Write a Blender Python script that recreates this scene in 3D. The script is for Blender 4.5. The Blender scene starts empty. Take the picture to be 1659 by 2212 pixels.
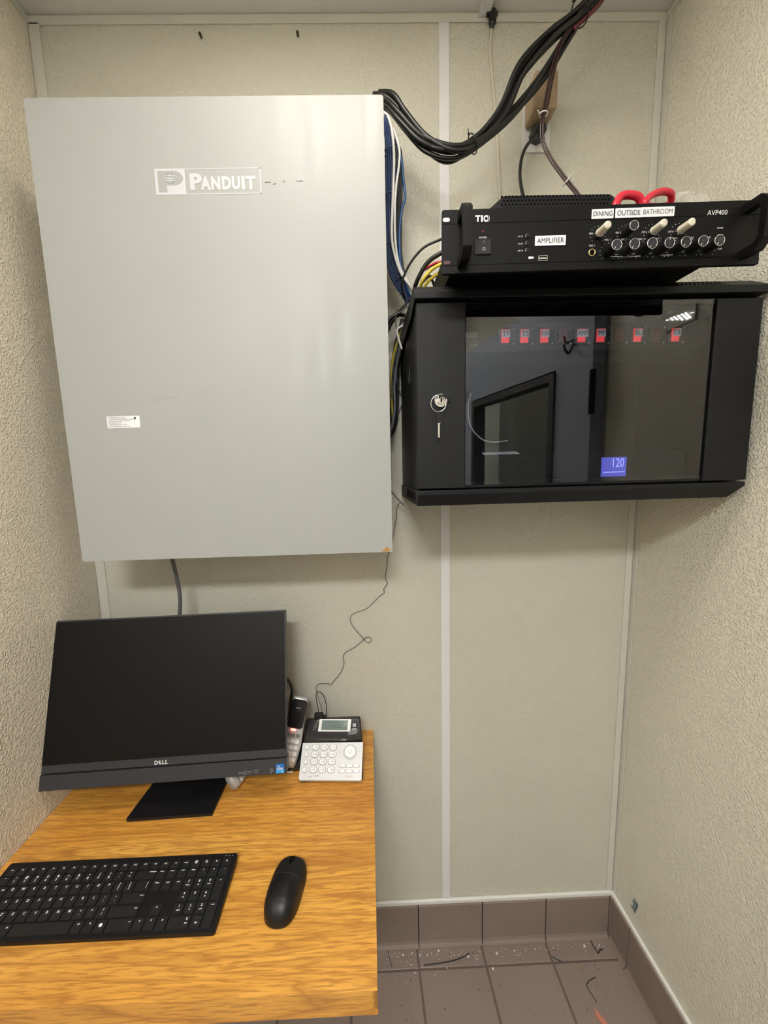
import bpy, bmesh, math, random
from mathutils import Vector, Matrix
rnd = random.Random(7)
R = math.radians
# ------------------------------------------------------------------ camera
sc = bpy.context.scene
W_PX, H_PX = 1659, 2212
CAM = Vector((.7183, -1.0301, 1.4725)); YAW, PIT, ROL, F = -.0189, -.1322, -.0277, 836.94; PX, PY = -27.878, 19.778
fwd = Vector((math.sin(-YAW)*math.cos(PIT), math.cos(YAW)*math.cos(PIT), math.sin(PIT)))
rt0 = fwd.cross(Vector((0, 0, 1))).normalized(); up0 = rt0.cross(fwd)
rgt = rt0*math.cos(ROL) + up0*math.sin(ROL); upv = up0*math.cos(ROL) - rt0*math.sin(ROL)
cd = bpy.data.cameras.new('camera'); cam = bpy.data.objects.new('camera', cd); sc.collection.objects.link(cam)
cd.sensor_fit = 'HORIZONTAL'; cd.sensor_width = 36; cd.lens = F/W_PX*36
cd.shift_x = -PX/W_PX; cd.shift_y = PY/W_PX; cd.clip_start = .02
m4 = Matrix((rgt, upv, -fwd)).transposed().to_4x4(); m4.translation = CAM; cam.matrix_world = m4
sc.camera = cam
# ------------------------------------------------------------------ world, exposure, lamps
wd = bpy.data.worlds.new('world'); sc.world = wd; wd.use_nodes = True
wd.node_tree.nodes['Background'].inputs[0].default_value = (.9, .95, 1, 1); wd.node_tree.nodes['Background'].inputs[1].default_value = .05
sc.view_settings.view_transform = 'Standard'; sc.view_settings.look = 'None'; sc.view_settings.gamma = 1
sc.view_settings.use_curve_mapping = False; sc.view_settings.exposure = 1.05
LAMP_A = dict(c=(.66, -.66), s=(.46, .28), e=11.0)    # fitting overhead
LAMP_B = dict(c=(.50, -2.15), s=(.60, .34), e=38.0)   # fitting further back
FILL_H = dict(c=(2.0, -1.4), s=(.4, .4), e=14.0)       # fill light added to brighten the unseen corridor beyond the door
LCOL = {'A': (1.0, .93, .83), 'B': (1.0, 1.0, .99)}
# ------------------------------------------------------------------ helpers
def at(px, py, ax, v):
    "point of the place seen at a pixel, on the plane where axis ax has value v"
    d = fwd + rgt*((px-829.5-PX)/F) - upv*((py-1106-PY)/F)
    return CAM + d*((v-CAM[ax])/d[ax])
def onplane(px, py, M):
    d = fwd + rgt*((px-829.5-PX)/F) - upv*((py-1106-PY)/F)
    n = M.to_3x3() @ Vector((0, 1, 0)); o = M.translation
    t = (o-CAM).dot(n)/d.dot(n)
    return M.inverted() @ (CAM+d*t)
def nt(m): return m.node_tree.nodes, m.node_tree.links
def mat(name, col, rough=.5, metal=0, spec=.5, bump=0, bscale=300, emis=None, es=0, coat=0, alpha=1, var=0, vscale=20):
    m = bpy.data.materials.new(name); m.use_nodes = True; N, L = nt(m); b = N['Principled BSDF']
    b.inputs['Base Color'].default_value = (*col, 1); b.inputs['Roughness'].default_value = rough; b.inputs['Metallic'].default_value = metal
    b.inputs['Specular IOR Level'].default_value = spec; b.inputs['Coat Weight'].default_value = coat; b.inputs['Alpha'].default_value = alpha
    if emis: b.inputs['Emission Color'].default_value = (*emis, 1); b.inputs['Emission Strength'].default_value = es
    if bump or var:
        tc = N.new('ShaderNodeTexCoord')
    if bump:
        n = N.new('ShaderNodeTexNoise'); n.inputs['Scale'].default_value = bscale; n.inputs['Detail'].default_value = 2
        L.new(tc.outputs['Object'], n.inputs['Vector'])
        bp = N.new('ShaderNodeBump'); bp.inputs['Strength'].default_value = 1; bp.inputs['Distance'].default_value = bump
        L.new(n.outputs['Fac'], bp.inputs['Height']); L.new(bp.outputs['Normal'], b.inputs['Normal'])
    if var:
        n = N.new('ShaderNodeTexNoise'); n.inputs['Scale'].default_value = vscale; n.inputs['Detail'].default_value = 4
        L.new(tc.outputs['Object'], n.inputs['Vector'])
        mx = N.new('ShaderNodeMix'); mx.data_type = 'RGBA'
        mx.inputs[6].default_value = (*[c*(1-var) for c in col], 1); mx.inputs[7].default_value = (*[min(1, c*(1+var)) for c in col], 1)
        L.new(n.outputs['Fac'], mx.inputs[0]); L.new(mx.outputs[2], b.inputs['Base Color'])
    return m
def srgb(r, g, b):
    f = lambda c: ((c/255+.055)/1.055)**2.4 if c > 10 else c/255/12.92
    return (f(r), f(g), f(b))

TXT = {}
def textpolys(s, bold=0):
    k = (s, bold)
    if k not in TXT:
        cu = bpy.data.curves.new('t', 'FONT'); cu.body = s; cu.size = 1; cu.resolution_u = 3; cu.offset = bold
        o = bpy.data.objects.new('t', cu); me = o.to_mesh()
        V = [v.co.copy() for v in me.vertices]; P = [list(p.vertices) for p in me.polygons]
        o.to_mesh_clear(); bpy.data.objects.remove(o); bpy.data.curves.remove(cu)
        TXT[k] = (V, P)
    return TXT[k]
FRONT = Matrix.Rotation(R(90), 4, 'X')           # lettering that faces -y
class B:
    def __init__(s, M=None): s.bm = bmesh.new(); s.mats = []; s.M = M or Matrix.Identity(4)
    def mi(s, m):
        if m not in s.mats: s.mats.append(m)
        return s.mats.index(m)
    def poly(s, V, Fs, m, sm=False):
        i = s.mi(m); vs = [s.bm.verts.new(s.M @ Vector(v)) for v in V]
        for f in Fs:
            try: fc = s.bm.faces.new([vs[k] for k in f]); fc.material_index = i; fc.smooth = sm
            except ValueError: pass
        return vs
    def box(s, x0, x1, y0, y1, z0, z1, m):
        V = [(x, y, z) for z in (z0, z1) for y in (y0, y1) for x in (x0, x1)]
        s.poly(V, [(0, 2, 3, 1), (4, 5, 7, 6), (0, 1, 5, 4), (2, 6, 7, 3), (0, 4, 6, 2), (1, 3, 7, 5)], m); return s
    def prism(s, P, pl, a, b, m, sm=False):
        f = {'xz': lambda p, t: (p[0], t, p[1]), 'xy': lambda p, t: (p[0], p[1], t), 'yz': lambda p, t: (t, p[0], p[1])}[pl]
        n = len(P); V = [f(p, a) for p in P] + [f(p, b) for p in P]
        s.poly(V, [tuple(range(n))[::-1], tuple(range(n, 2*n))], m)
        s.poly(V, [(i, (i+1) % n, n+(i+1) % n, n+i) for i in range(n)], m, sm); return s
    def loft(s, rings, m, sm=True, caps=True, closed=True):
        n = len(rings[0]); V = [p for r in rings for p in r]; Fs = []
        for k in range(len(rings)-1):
            for i in range(n if closed else n-1):
                j = (i+1) % n; Fs.append((k*n+i, k*n+j, (k+1)*n+j, (k+1)*n+i))
        if caps: Fs += [tuple(range(n))[::-1], tuple(range((len(rings)-1)*n, len(rings)*n))]
        s.poly(V, Fs, m, sm); return s
    def tube(s, P, r, m, n=8, closed=False):
        P = [Vector(p) for p in P]; rings = []; N = len(P)
        rr = r if isinstance(r, (list, tuple)) else [r]*N
        prev = None
        for i in range(N):
            t = (P[(i+1) % N]-P[i-1]) if closed else (P[min(i+1, N-1)]-P[max(i-1, 0)])
            if t.length < 1e-9: t = Vector((0, 0, 1))
            t.normalize()
            if prev is None: u = t.orthogonal().normalized()
            else: u = (prev - t*prev.dot(t)); u = u.normalized() if u.length > 1e-6 else t.orthogonal().normalized()
            prev = u; w = t.cross(u)
            rings.append([P[i]+(u*math.cos(2*math.pi*k/n)+w*math.sin(2*math.pi*k/n))*rr[i] for k in range(n)])
        if closed: rings.append(rings[0])
        return s.loft(rings, m, True, not closed)
    def cyl(s, p0, p1, r0, r1, m, n=24, sm=True):
        p0, p1 = Vector(p0), Vector(p1); t = (p1-p0).normalized(); u = t.orthogonal().normalized(); w = t.cross(u)
        rs = [[p+(u*math.cos(2*math.pi*k/n)+w*math.sin(2*math.pi*k/n))*r for k in range(n)] for p, r in ((p0, r0), (p1, r1))]
        s.loft(rs, m, sm, False); s.poly(rs[0], [tuple(range(n))[::-1]], m); s.poly(rs[1], [tuple(range(n))], m); return s
    def text(s, t, size, x, y, z, m, rot=FRONT, wid=None, center=True, bold=0, shear=0):
        V, P = textpolys(t, bold)
        if not V: return s
        x0 = min(v.x for v in V); x1 = max(v.x for v in V); y0 = min(v.y for v in V); y1 = max(v.y for v in V)
        sy = size; sx = (wid/(x1-x0)) if wid else size
        T = Matrix.Translation((x, y, z)) @ rot
        oy = (y0+y1)/2 if center else 0
        V2 = [T @ Vector((((v.x-(x0+x1)/2 if center else v.x-x0))*sx + shear*(v.y-oy)*sy, (v.y-oy)*sy, 0)) for v in V]
        s.poly(V2, P, m); return s
    def out(s, name, parent=None, bevel=0, seg=2, world=False, smooth=None, weld=False):
        if weld: bmesh.ops.remove_doubles(s.bm, verts=s.bm.verts, dist=1e-5)
        bmesh.ops.recalc_face_normals(s.bm, faces=s.bm.faces)
        if world and parent is not None: s.bm.transform(PM[parent.name].inverted())
        off = None
        if parent is None and s.bm.verts:
            xs = [v.co for v in s.bm.verts]
            off = Vector(((min(v.x for v in xs)+max(v.x for v in xs))/2, (min(v.y for v in xs)+max(v.y for v in xs))/2, min(v.z for v in xs)))
            bmesh.ops.translate(s.bm, verts=s.bm.verts, vec=-off)
        me = bpy.data.meshes.new(name); s.bm.to_mesh(me); s.bm.free()
        for m in s.mats: me.materials.append(m)
        o = bpy.data.objects.new(name, me); sc.collection.objects.link(o)
        if parent: o.parent = parent; PM[o.name] = PM[parent.name].copy()
        else: PM[o.name] = Matrix.Translation(off) if off else Matrix.Identity(4)
        if off: o.location = off
        if bevel:
            md = o.modifiers.new('bevel', 'BEVEL'); md.width = bevel; md.segments = seg; md.limit_method = 'ANGLE'; md.angle_limit = R(40)
        return o
PM = {}
def tag(o, label=None, cat=None, group=None, kind=None):
    for k, v in (('label', label), ('category', cat), ('group', group), ('kind', kind)):
        if v: o[k] = v
    return o
def thing(name, label, cat, loc, rot=(0, 0, 0), group=None):
    o = bpy.data.objects.new(name, None); sc.collection.objects.link(o); o.empty_display_size = .02
    o.location = loc; o.rotation_euler = rot
    PM[o.name] = Matrix.Translation(loc) @ (Matrix.Rotation(rot[2], 4, 'Z') @ Matrix.Rotation(rot[1], 4, 'Y') @ Matrix.Rotation(rot[0], 4, 'X'))
    return tag(o, label, cat, group)
def spline(P, k=8, closed=False):
    P = [Vector(p) for p in P]; n = len(P); o = []
    for i in range(n if closed else n-1):
        if closed: a, b, c, d = P[i-1], P[i], P[(i+1) % n], P[(i+2) % n]
        else: a, b, c, d = P[max(i-1, 0)], P[i], P[i+1], P[min(i+2, n-1)]
        for j in range(k):
            t = j/k
            o.append(.5*((2*b)+(c-a)*t+(2*a-5*b+4*c-d)*t*t+(3*b-a-3*c+d)*t**3))
    if not closed: o.append(P[-1])
    return o
def rrect(x0, x1, z0, z1, r, n=5):
    P = []
    for cx, cz, a in ((x1-r, z1-r, 0), (x0+r, z1-r, 90), (x0+r, z0+r, 180), (x1-r, z0+r, 270)):
        for i in range(n+1):
            t = R(a+90*i/n); P.append((cx+r*math.cos(t), cz+r*math.sin(t)))
    return P
def disc(b, x, y, z, r, m, n=20, ax='y'):
    P = [(x+r*math.cos(2*math.pi*k/n), y, z+r*math.sin(2*math.pi*k/n)) for k in range(n)]
    b.poly(P, [tuple(range(n))[::-1]], m)
# ------------------------------------------------------------------ materials
def wall_mat(name, col, bd=.0007, sc_=215):
    m = mat(name, col, rough=.30, spec=.5); N, L = nt(m); b = N['Principled BSDF']
    tc = N.new('ShaderNodeTexCoord')
    v = N.new('ShaderNodeTexVoronoi'); v.feature = 'SMOOTH_F1'; v.inputs['Scale'].default_value = sc_; v.inputs['Smoothness'].default_value = .35
    n0 = N.new('ShaderNodeTexNoise'); n0.inputs['Scale'].default_value = 90; n0.inputs['Detail'].default_value = 3
    L.new(tc.outputs['Object'], n0.inputs['Vector'])
    add = N.new('ShaderNodeVectorMath'); add.operation = 'MULTIPLY_ADD'; add.inputs[1].default_value = (.012,)*3
    L.new(n0.outputs['Color'], add.inputs[0]); L.new(tc.outputs['Object'], add.inputs[2]); L.new(add.outputs[0], v.inputs['Vector'])
    rp = N.new('ShaderNodeMapRange'); rp.interpolation_type = 'SMOOTHSTEP'; rp.inputs['From Min'].default_value = .1; rp.inputs['From Max'].default_value = .62
    rp.inputs['To Min'].default_value = 1; rp.inputs['To Max'].default_value = 0
    L.new(v.outputs['Distance'], rp.inputs['Value'])
    bp = N.new('ShaderNodeBump'); bp.inputs['Distance'].default_value = bd; L.new(rp.outputs[0], bp.inputs['Height']); L.new(bp.outputs['Normal'], b.inputs['Normal'])
    n2 = N.new('ShaderNodeTexNoise'); n2.inputs['Scale'].default_value = 3.2; n2.inputs['Detail'].default_value = 4; L.new(tc.outputs['Object'], n2.inputs['Vector'])
    mx = N.new('ShaderNodeMix'); mx.data_type = 'RGBA'; mx.inputs[6].default_value = (*[c*.95 for c in col], 1); mx.inputs[7].default_value = (*[c*1.04 for c in col], 1)
    L.new(n2.outputs['Fac'], mx.inputs[0]); L.new(mx.outputs[2], b.inputs['Base Color'])
    return m
WALL = wall_mat('wall_panel', (.585, .573, .478))
WALL_L = wall_mat('wall_panel_left_lit', (.76, .69, .56), .0012, 190)  # panel colour brightened and warmed where the lamps leave this wall too dim
WALL_R = wall_mat('wall_panel_right_lit', (.70, .675, .57), .0010)  # brighter copy of the panel colour, standing in for more light here
TRIM = mat('trim_plastic', (.60, .59, .52), .35)
TRIM_W = mat('trim_white', (.72, .72, .72), .3)
CEIL = mat('ceiling_tile', (.72, .71, .68), .9, bump=.0008, bscale=120)
AMPB = mat('amplifier_black', (.0018, .0018, .002), .5, spec=.22, bump=.00006, bscale=1500)
CAULK = mat('caulk', (.72, .72, .68), .4, bump=.0006, bscale=60)
BLACK = mat('black_plastic', (.007, .007, .008), .4, spec=.35)
BLACKM = mat('black_powder_coat', (.0065, .007, .008), .5, spec=.3, bump=.00008, bscale=1400)
BLACKMAT = mat('black_matte', (.004, .004, .004), .9, spec=.1)
DARK = mat('dark_interior', (.02, .02, .022), .7)
GREYC = mat('grey_enamel', (.362, .374, .362), .45, spec=.4, bump=.0002, bscale=14, var=.03, vscale=5)
def streaky(m):
    N, L = nt(m); tc = N.new('ShaderNodeTexCoord'); mp = N.new('ShaderNodeMapping'); mp.inputs['Scale'].default_value = (38, 1, 3)
    n = N.new('ShaderNodeTexNoise'); n.inputs['Scale'].default_value = 1; n.inputs['Detail'].default_value = 4
    r = N.new('ShaderNodeMapRange'); r.inputs['From Min'].default_value = .35; r.inputs['From Max'].default_value = .65; r.inputs['To Min'].default_value = .36; r.inputs['To Max'].default_value = .52
    L.new(tc.outputs['Object'], mp.inputs[0]); L.new(mp.outputs[0], n.inputs['Vector']); L.new(n.outputs['Fac'], r.inputs['Value']); L.new(r.outputs[0], N['Principled BSDF'].inputs['Roughness'])
streaky(GREYC)
LOGOW = mat('logo_white', (.54, .56, .60), .45)
GREYD = mat('logo_grey', (.345, .357, .345), .4)
WHITE = mat('white_ink', (.85, .85, .85), .4)
WHITEP = mat('white_plastic', (.78, .78, .76), .3)
LABEL = mat('label_tape', (.82, .83, .86), .35)
INK = mat('label_ink', (.03, .03, .05), .5)
CHROME = mat('chrome', (.75, .74, .72), .15, 1)
SILVER = mat('silver_plastic', (.52, .52, .52), .32, .4)
BEIGE = mat('beige_plastic', (.42, .30, .19), .45)
RED = mat('red_handle', (.62, .02, .045), .35)
MON = mat('monitor_grey', (.030, .030, .034), .45, bump=.00004, bscale=1500)
SCREEN = mat('dark_screen', (.004, .004, .004), .42, spec=.25)
GREYCAB = mat('grey_cord', (.10, .10, .11), .45)
PHW = mat('thin_grey_wire', (.13, .12, .10), .5)
BLUE = mat('blue_cable', (.008, .028, .10), .4)
BLUE2 = mat('bright_blue_cable', (.01, .07, .22), .4)
CABK = mat('black_cable', (.008, .008, .008), .35)
CABW = mat('white_cable', (.68, .67, .64), .4)
CABC = mat('cream_cord', (.62, .57, .46), .45)
CABY = mat('yellow_cable', (.70, .55, .05), .4)
CABR = mat('red_cable', (.45, .03, .05), .4)
CABP = mat('brown_black_cable', (.035, .012, .014), .3)
TIE = mat('clear_tie', (.07, .08, .14), .4)
def tile_mat():
    m = mat('quarry_tile', (.19, .135, .115), .5); N, L = nt(m); b = N['Principled BSDF']; tc = N.new('ShaderNodeTexCoord')
    n = N.new('ShaderNodeTexNoise'); n.inputs['Scale'].default_value = 9; n.inputs['Detail'].default_value = 6; L.new(tc.outputs['Object'], n.inputs['Vector'])
    n2 = N.new('ShaderNodeTexNoise'); n2.inputs['Scale'].default_value = 700; L.new(tc.outputs['Object'], n2.inputs['Vector'])
    r = N.new('ShaderNodeValToRGB'); r.color_ramp.elements[0].color = (.205, .158, .132, 1); r.color_ramp.elements[1].color = (.275, .215, .180, 1)
    L.new(n.outputs['Fac'], r.inputs[0])
    mx = N.new('ShaderNodeMix'); mx.data_type = 'RGBA'; mx.blend_type = 'OVERLAY'; mx.inputs[0].default_value = .35
    L.new(r.outputs[0], mx.inputs[6]); L.new(n2.outputs['Fac'], mx.inputs[7]); L.new(mx.outputs[2], b.inputs['Base Color'])
    return m
TILE = tile_mat()
GROUT = mat('dark_grout', (.035, .024, .02), .8, bump=.001, bscale=200)
GROUTF = mat('floor_grout', (.13, .095, .08), .8, bump=.001, bscale=200)
def oak():
    m = mat('oak_varnish', (.6, .3, .08), .36, coat=.25); N, L = nt(m); b = N['Principled BSDF']; tc = N.new('ShaderNodeTexCoord')
    def mapping(scale, loc=(0, 0, 0)):
        mp = N.new('ShaderNodeMapping'); mp.inputs['Scale'].default_value = scale; mp.inputs['Location'].default_value = loc
        L.new(tc.outputs['Object'], mp.inputs['Vector']); return mp
    # cathedral grain: bands across the board, bent by a slow noise
    nz = N.new('ShaderNodeTexNoise'); nz.inputs['Scale'].default_value = 1; nz.inputs['Detail'].default_value = 3; nz.inputs['Roughness'].default_value = .45
    L.new(mapping((.85, 13, 6), (.3, .1, 0)).outputs[0], nz.inputs['Vector'])
    mul = N.new('ShaderNodeMath'); mul.operation = 'MULTIPLY'; mul.inputs[1].default_value = 14; L.new(nz.outputs['Fac'], mul.inputs[0])
    fr = N.new('ShaderNodeMath'); fr.operation = 'FRACT'; L.new(mul.outputs[0], fr.inputs[0])
    rg = N.new('ShaderNodeValToRGB'); e = rg.color_ramp.elements; e[0].position = 0; e[0].color = (.10, .10, .10, 1); e[1].position = .14; e[1].color = (.85, .85, .85, 1)
    e2 = rg.color_ramp.elements.new(.55); e2.color = (1, 1, 1, 1); e3 = rg.color_ramp.elements.new(1); e3.color = (.45, .45, .45, 1)
    L.new(fr.outputs[0], rg.inputs[0])
    # fine pores
    n2 = N.new('ShaderNodeTexNoise'); n2.inputs['Scale'].default_value = 1; n2.inputs['Detail'].default_value = 3; L.new(mapping((26, 330, 330)).outputs[0], n2.inputs['Vector'])
    r2 = N.new('ShaderNodeValToRGB'); r2.color_ramp.elements[0].position = .36; r2.color_ramp.elements[0].color = (.22, .22, .22, 1); r2.color_ramp.elements[1].position = .52
    L.new(n2.outputs['Fac'], r2.inputs[0])
    n3 = N.new('ShaderNodeTexNoise'); n3.inputs['Scale'].default_value = 1; n3.inputs['Detail'].default_value = 2; L.new(mapping((2.2, 14, 14), (2, 1, 0)).outputs[0], n3.inputs['Vector'])
    c = N.new('ShaderNodeValToRGB'); c.color_ramp.elements[0].position = .3; c.color_ramp.elements[0].color = (.60, .26, .036, 1); c.color_ramp.elements[1].position = .7; c.color_ramp.elements[1].color = (.80, .42, .080, 1)
    L.new(n3.outputs['Fac'], c.inputs[0])
    dk = N.new('ShaderNodeMix'); dk.data_type = 'RGBA'; dk.inputs[6].default_value = (.30, .105, .018, 1)
    mm = N.new('ShaderNodeMath'); mm.operation = 'MULTIPLY'; L.new(rg.outputs[0], mm.inputs[0]); L.new(r2.outputs[0], mm.inputs[1])
    ad = N.new('ShaderNodeMapRange'); ad.inputs['From Min'].default_value = .1; ad.inputs['To Min'].default_value = .28; L.new(mm.outputs[0], ad.inputs['Value'])
    L.new(ad.outputs[0], dk.inputs[0]); L.new(c.outputs[0], dk.inputs[7]); L.new(dk.outputs[2], b.inputs['Base Color'])
    bp = N.new('ShaderNodeBump'); bp.inputs['Distance'].default_value = .00012; L.new(r2.outputs[0], bp.inputs['Height']); L.new(bp.outputs['Normal'], b.inputs['Normal'])
    return m
OAK = oak()
def glass_mat(name, tint, rough=0, ior=1.5, refl=1.0):
    m = bpy.data.materials.new(name); m.use_nodes = True; N, L = nt(m); N.clear()
    o = N.new('ShaderNodeOutputMaterial'); t = N.new('ShaderNodeBsdfTransparent'); t.inputs[0].default_value = (*tint, 1)
    g = N.new('ShaderNodeBsdfGlossy'); g.inputs['Roughness'].default_value = rough; g.inputs[0].default_value = (refl, refl, refl, 1)
    fr = N.new('ShaderNodeFresnel'); fr.inputs[0].default_value = ior
    ge = N.new('ShaderNodeNewGeometry'); ml = N.new('ShaderNodeMath'); ml.operation = 'MULTIPLY'; inv = N.new('ShaderNodeMath'); inv.operation = 'SUBTRACT'; inv.inputs[0].default_value = 1
    L.new(ge.outputs['Backfacing'], inv.inputs[1]); L.new(fr.outputs[0], ml.inputs[0]); L.new(inv.outputs[0], ml.inputs[1])   # thin pane: one reflection, no inner total reflection
    mx = N.new('ShaderNodeMixShader'); L.new(ml.outputs[0], mx.inputs[0]); L.new(t.outputs[0], mx.inputs[1]); L.new(g.outputs[0], mx.inputs[2]); L.new(mx.outputs[0], o.inputs[0])
    return m
SMOKE = glass_mat('smoked_glass', (.72, .73, .77), .003, 1.72)
CLEAR = glass_mat('clear_glass', (.8, .85, .83), 0, 1.5)
FILM = glass_mat('clear_film', (.95, .95, .95), .12, 1.25, refl=.8)
# ------------------------------------------------------------------ the room
XL, XR, ZC, YF = -.004, 1.458, 2.506, -2.6
def struct(b, name, label, cat, **k): return tag(b.out(name, **k), label, cat, kind='structure')
b = B(); b.box(XL-.06, XR+.06, 0, .08, 0, ZC+.1, WALL); struct(b, 'wall_back', 'beige pebbled plastic panel wall behind the grey cabinet and rack', 'wall')
b = B(); b.box(XL-.08, XL, YF, 0, 0, ZC+.1, WALL_L); struct(b, 'wall_left', 'beige pebbled panel wall along the left of the desk', 'wall')
DY0, DY1 = -.77, -1.69
b = B(); b.box(XR, XR+.08, DY0, 0, 0, ZC+.1, WALL_R); b.box(XR, XR+.08, YF, DY1, 0, ZC+.1, WALL_R); b.box(XR, XR+.08, DY1, DY0, 2.06, ZC+.1, WALL_R)
struct(b, 'wall_right', 'beige pebbled panel wall on the right beside the black rack', 'wall')
b = B(); b.box(XL-.08, XR+.08, YF-.08, YF, 0, ZC+.1, mat('front_wall_dimmed', (.35, .33, .29), .7)); struct(b, 'wall_front', 'beige panel wall behind the camera', 'wall')  # unseen wall; its colour is set dark to cut bounced light
b = B(); b.box(XL-.08, XR+.08, YF-.08, .08, ZC, ZC+.1, CEIL); struct(b, 'ceiling', 'grey ceiling tiles meeting the top of the back wall', 'ceiling')
# floor: slab of grout with tiles standing 2 mm proud
b = B(); b.box(XL, XR, YF, 0, -.06, -.0016, GROUTF)
TP = .2; xs0 = .843-.0; ys0 = -.069
x = xs0-TP*5
while x < XR:
    y = ys0+TP
    while y > YF:
        a0, a1 = max(x+.003, XL), min(x+TP-.003, XR-.014); c0, c1 = max(y-TP+.003, YF), min(y-.003, -.014)
        if a1 > a0+.004 and c1 > c0+.004: b.box(a0, a1, c0, c1, -.004, 0, TILE)
        y -= TP
    x += TP
struct(b, 'floor', 'brown square quarry tile floor', 'floor', bevel=.0012, seg=1)
# corridor outside the door
b = B(); b.box(XR+.08, 2.7, -3, 0, -.05, 0, TILE); b.box(2.7, 2.78, -3, 0, 0, 2.5, WALL); b.box(XR+.08, 2.78, -.02, .05, 0, 2.5, WALL); b.box(XR+.08, 2.78, -3.05, -3, 0, 2.5, WALL); b.box(XR+.08, 2.78, -3.05, .05, 2.5, 2.58, CEIL)
struct(b, 'wall_corridor', 'plain corridor walls beyond the open grey door', 'wall')
# cove base
def cove(b, xs, along_x, base):
    r = .012; pr = [(0, 0), (-.021, 0), (-.019, .004), (-.0145, .010), (-.012, .018), (-.011, .1), (-.011, .139), (-.008, .144), (0, .144)]
    for a, c in xs:
        if along_x: b.prism([(p[0], p[1]) for p in pr], 'yz', a+.0018, c-.0018, TILE)
        else:
            b.prism([(base+p[0], p[1]) for p in pr], 'xz', a+.0018, c-.0018, TILE)
b = B(); e = XR-.014; P_ = .1981; L_ = []
while e > XL: L_.append((max(e-P_, XL), e)); e -= P_
cove(b, L_, True, 0); b.box(XL, XR-.004, -.007, -.0005, 0, .143, GROUT); b.box(XR-.0132, XR-.002, -.0165, -.001, .0005, .1425, TILE)
struct(b, 'baseboard_back', 'brown cove base tiles along the foot of the back wall', 'baseboard', bevel=.001)
b = B(); ys = [-.018, -.095, -.293, -.491, -.689, -.76]; cove(b, [(ys[i+1], ys[i]) for i in range(5)], False, XR); b.box(XR-.007, XR, -.76, -.0, 0, .143, GROUT)
struct(b, 'baseboard_right', 'brown cove base tiles along the foot of the right wall', 'baseboard', bevel=.001)
b = B(); b.prism(rrect(-.010, .0, .1425, .1575, .004), 'yz', XL, XR, CAULK); struct(b, 'trim_1', 'white strip on top of the back wall base tiles', 'trim')
b = B(); b.prism(rrect(XR-.010, XR, .1425, .1575, .004), 'xz', -.76, -.002, CAULK); struct(b, 'trim_2', 'white strip on top of the right wall base tiles', 'trim')
# panel trims
def vtrim(n, x0, x1, z0, z1, label, m=TRIM, t=.003):
    b = B(); b.box(x0, x1, -t, -.0002, z0, z1, m); return struct(b, n, label, 'trim', bevel=.001)
vtrim('trim_3', .925, .949, .1575, 2.4853, 'white vertical joint strip up the middle of the back wall', TRIM_W)
vtrim('trim_4', XL+.001, .021, .15, 2.49, 'beige vertical strip in the left corner')
b = B(); b.box(XR-.021, XR-.0035, -.0035, -.0002, .1575, 2.49, TRIM); b.box(XR-.0022, XR-.0002, -.018, -.0002, .1575, 2.5, TRIM); struct(b, 'trim_5', 'beige vertical strip in the right corner', 'trim', bevel=.001)
b = B(); b.box(XL, XR, -.003, -.0002, 2.4855, 2.503, TRIM); struct(b, 'trim_6', 'beige horizontal strip along the top of the back wall', 'trim', bevel=.001)
b = B(); b.box(XL+.0002, XL+.003, YF, -.003, 2.487, 2.503, TRIM); struct(b, 'trim_7', 'beige strip along the top of the left wall', 'trim')
b = B(); b.box(XR-.003, XR-.0002, YF, -.003, 2.487, 2.503, TRIM); struct(b, 'trim_8', 'beige strip along the top of the right wall', 'trim')
b = B(); b.box(1.017, 1.041, -1.2, -.004, 2.494, 2.506, TRIM_W); struct(b, 'trim_9', 'painted tee bar across the ceiling running towards the back wall', 'trim')
# ------------------------------------------------------------------ ceiling lights (behind / above the camera)
def lamp(d, z, label):
    cx, cy = d['c']; sx, sy = d['s']
    t = thing('ceiling_light', label, 'light', (cx, cy, z-.012))
    m = mat('diffuser', (.9, .9, .9), .5, emis=LCOL['A' if d is LAMP_A else 'B'], es=d['e'])
    b = B(); fw_ = .025
    for a in ((-sx/2-fw_, sx/2+fw_, -sy/2-fw_, -sy/2), (-sx/2-fw_, sx/2+fw_, sy/2, sy/2+fw_), (-sx/2-fw_, -sx/2, -sy/2, sy/2), (sx/2, sx/2+fw_, -sy/2, sy/2)):
        b.box(*a, 0, .0115, TRIM_W)
    b.out('frame', t)
    b = B(); b.box(-sx/2, sx/2, -sy/2, sy/2, .003, .0085, m); b.out('diffuser', t)
lamp(LAMP_A, ZC, 'flat ceiling light panel nearer the back wall')
lamp(LAMP_B, ZC, 'flat ceiling light panel at the far end behind the camera')
lamp(FILL_H, 2.5, 'added fill light panel on the unseen corridor ceiling')
# ------------------------------------------------------------------ door behind, seen as a reflection in the rack glass
DG = mat('grey_door_paint', (.42, .47, .57), .45); DF = mat('dark_door_frame', (.03, .03, .03), .5)
d = thing('door_1', 'grey door with a tall dark framed window, standing ajar', 'door', (XR-.02, -.785, 0), (0, 0, R(-90-12))); d['kind'] = 'structure'
b = B(); DW = .9
for a in ((0, .16, 0, 2.03), (.74, DW, 0, 2.03), (.16, .74, 0, .95), (.16, .74, 1.78, 2.03)): b.box(a[0], a[1], -.022, .022, a[2]+.008, a[3], DG)
b.out('door_leaf', d, bevel=.0015)
b = B()
for a in ((.16, .185, .95, 1.78), (.715, .74, .95, 1.78), (.185, .715, .95, .975), (.185, .715, 1.755, 1.78)): b.box(a[0], a[1], -.03, .03, a[2], a[3], DF)
b.out('window_frame', d)
b = B(); b.box(.185, .715, -.003, .003, .975, 1.755, CLEAR); b.out('window_pane', d)
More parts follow.
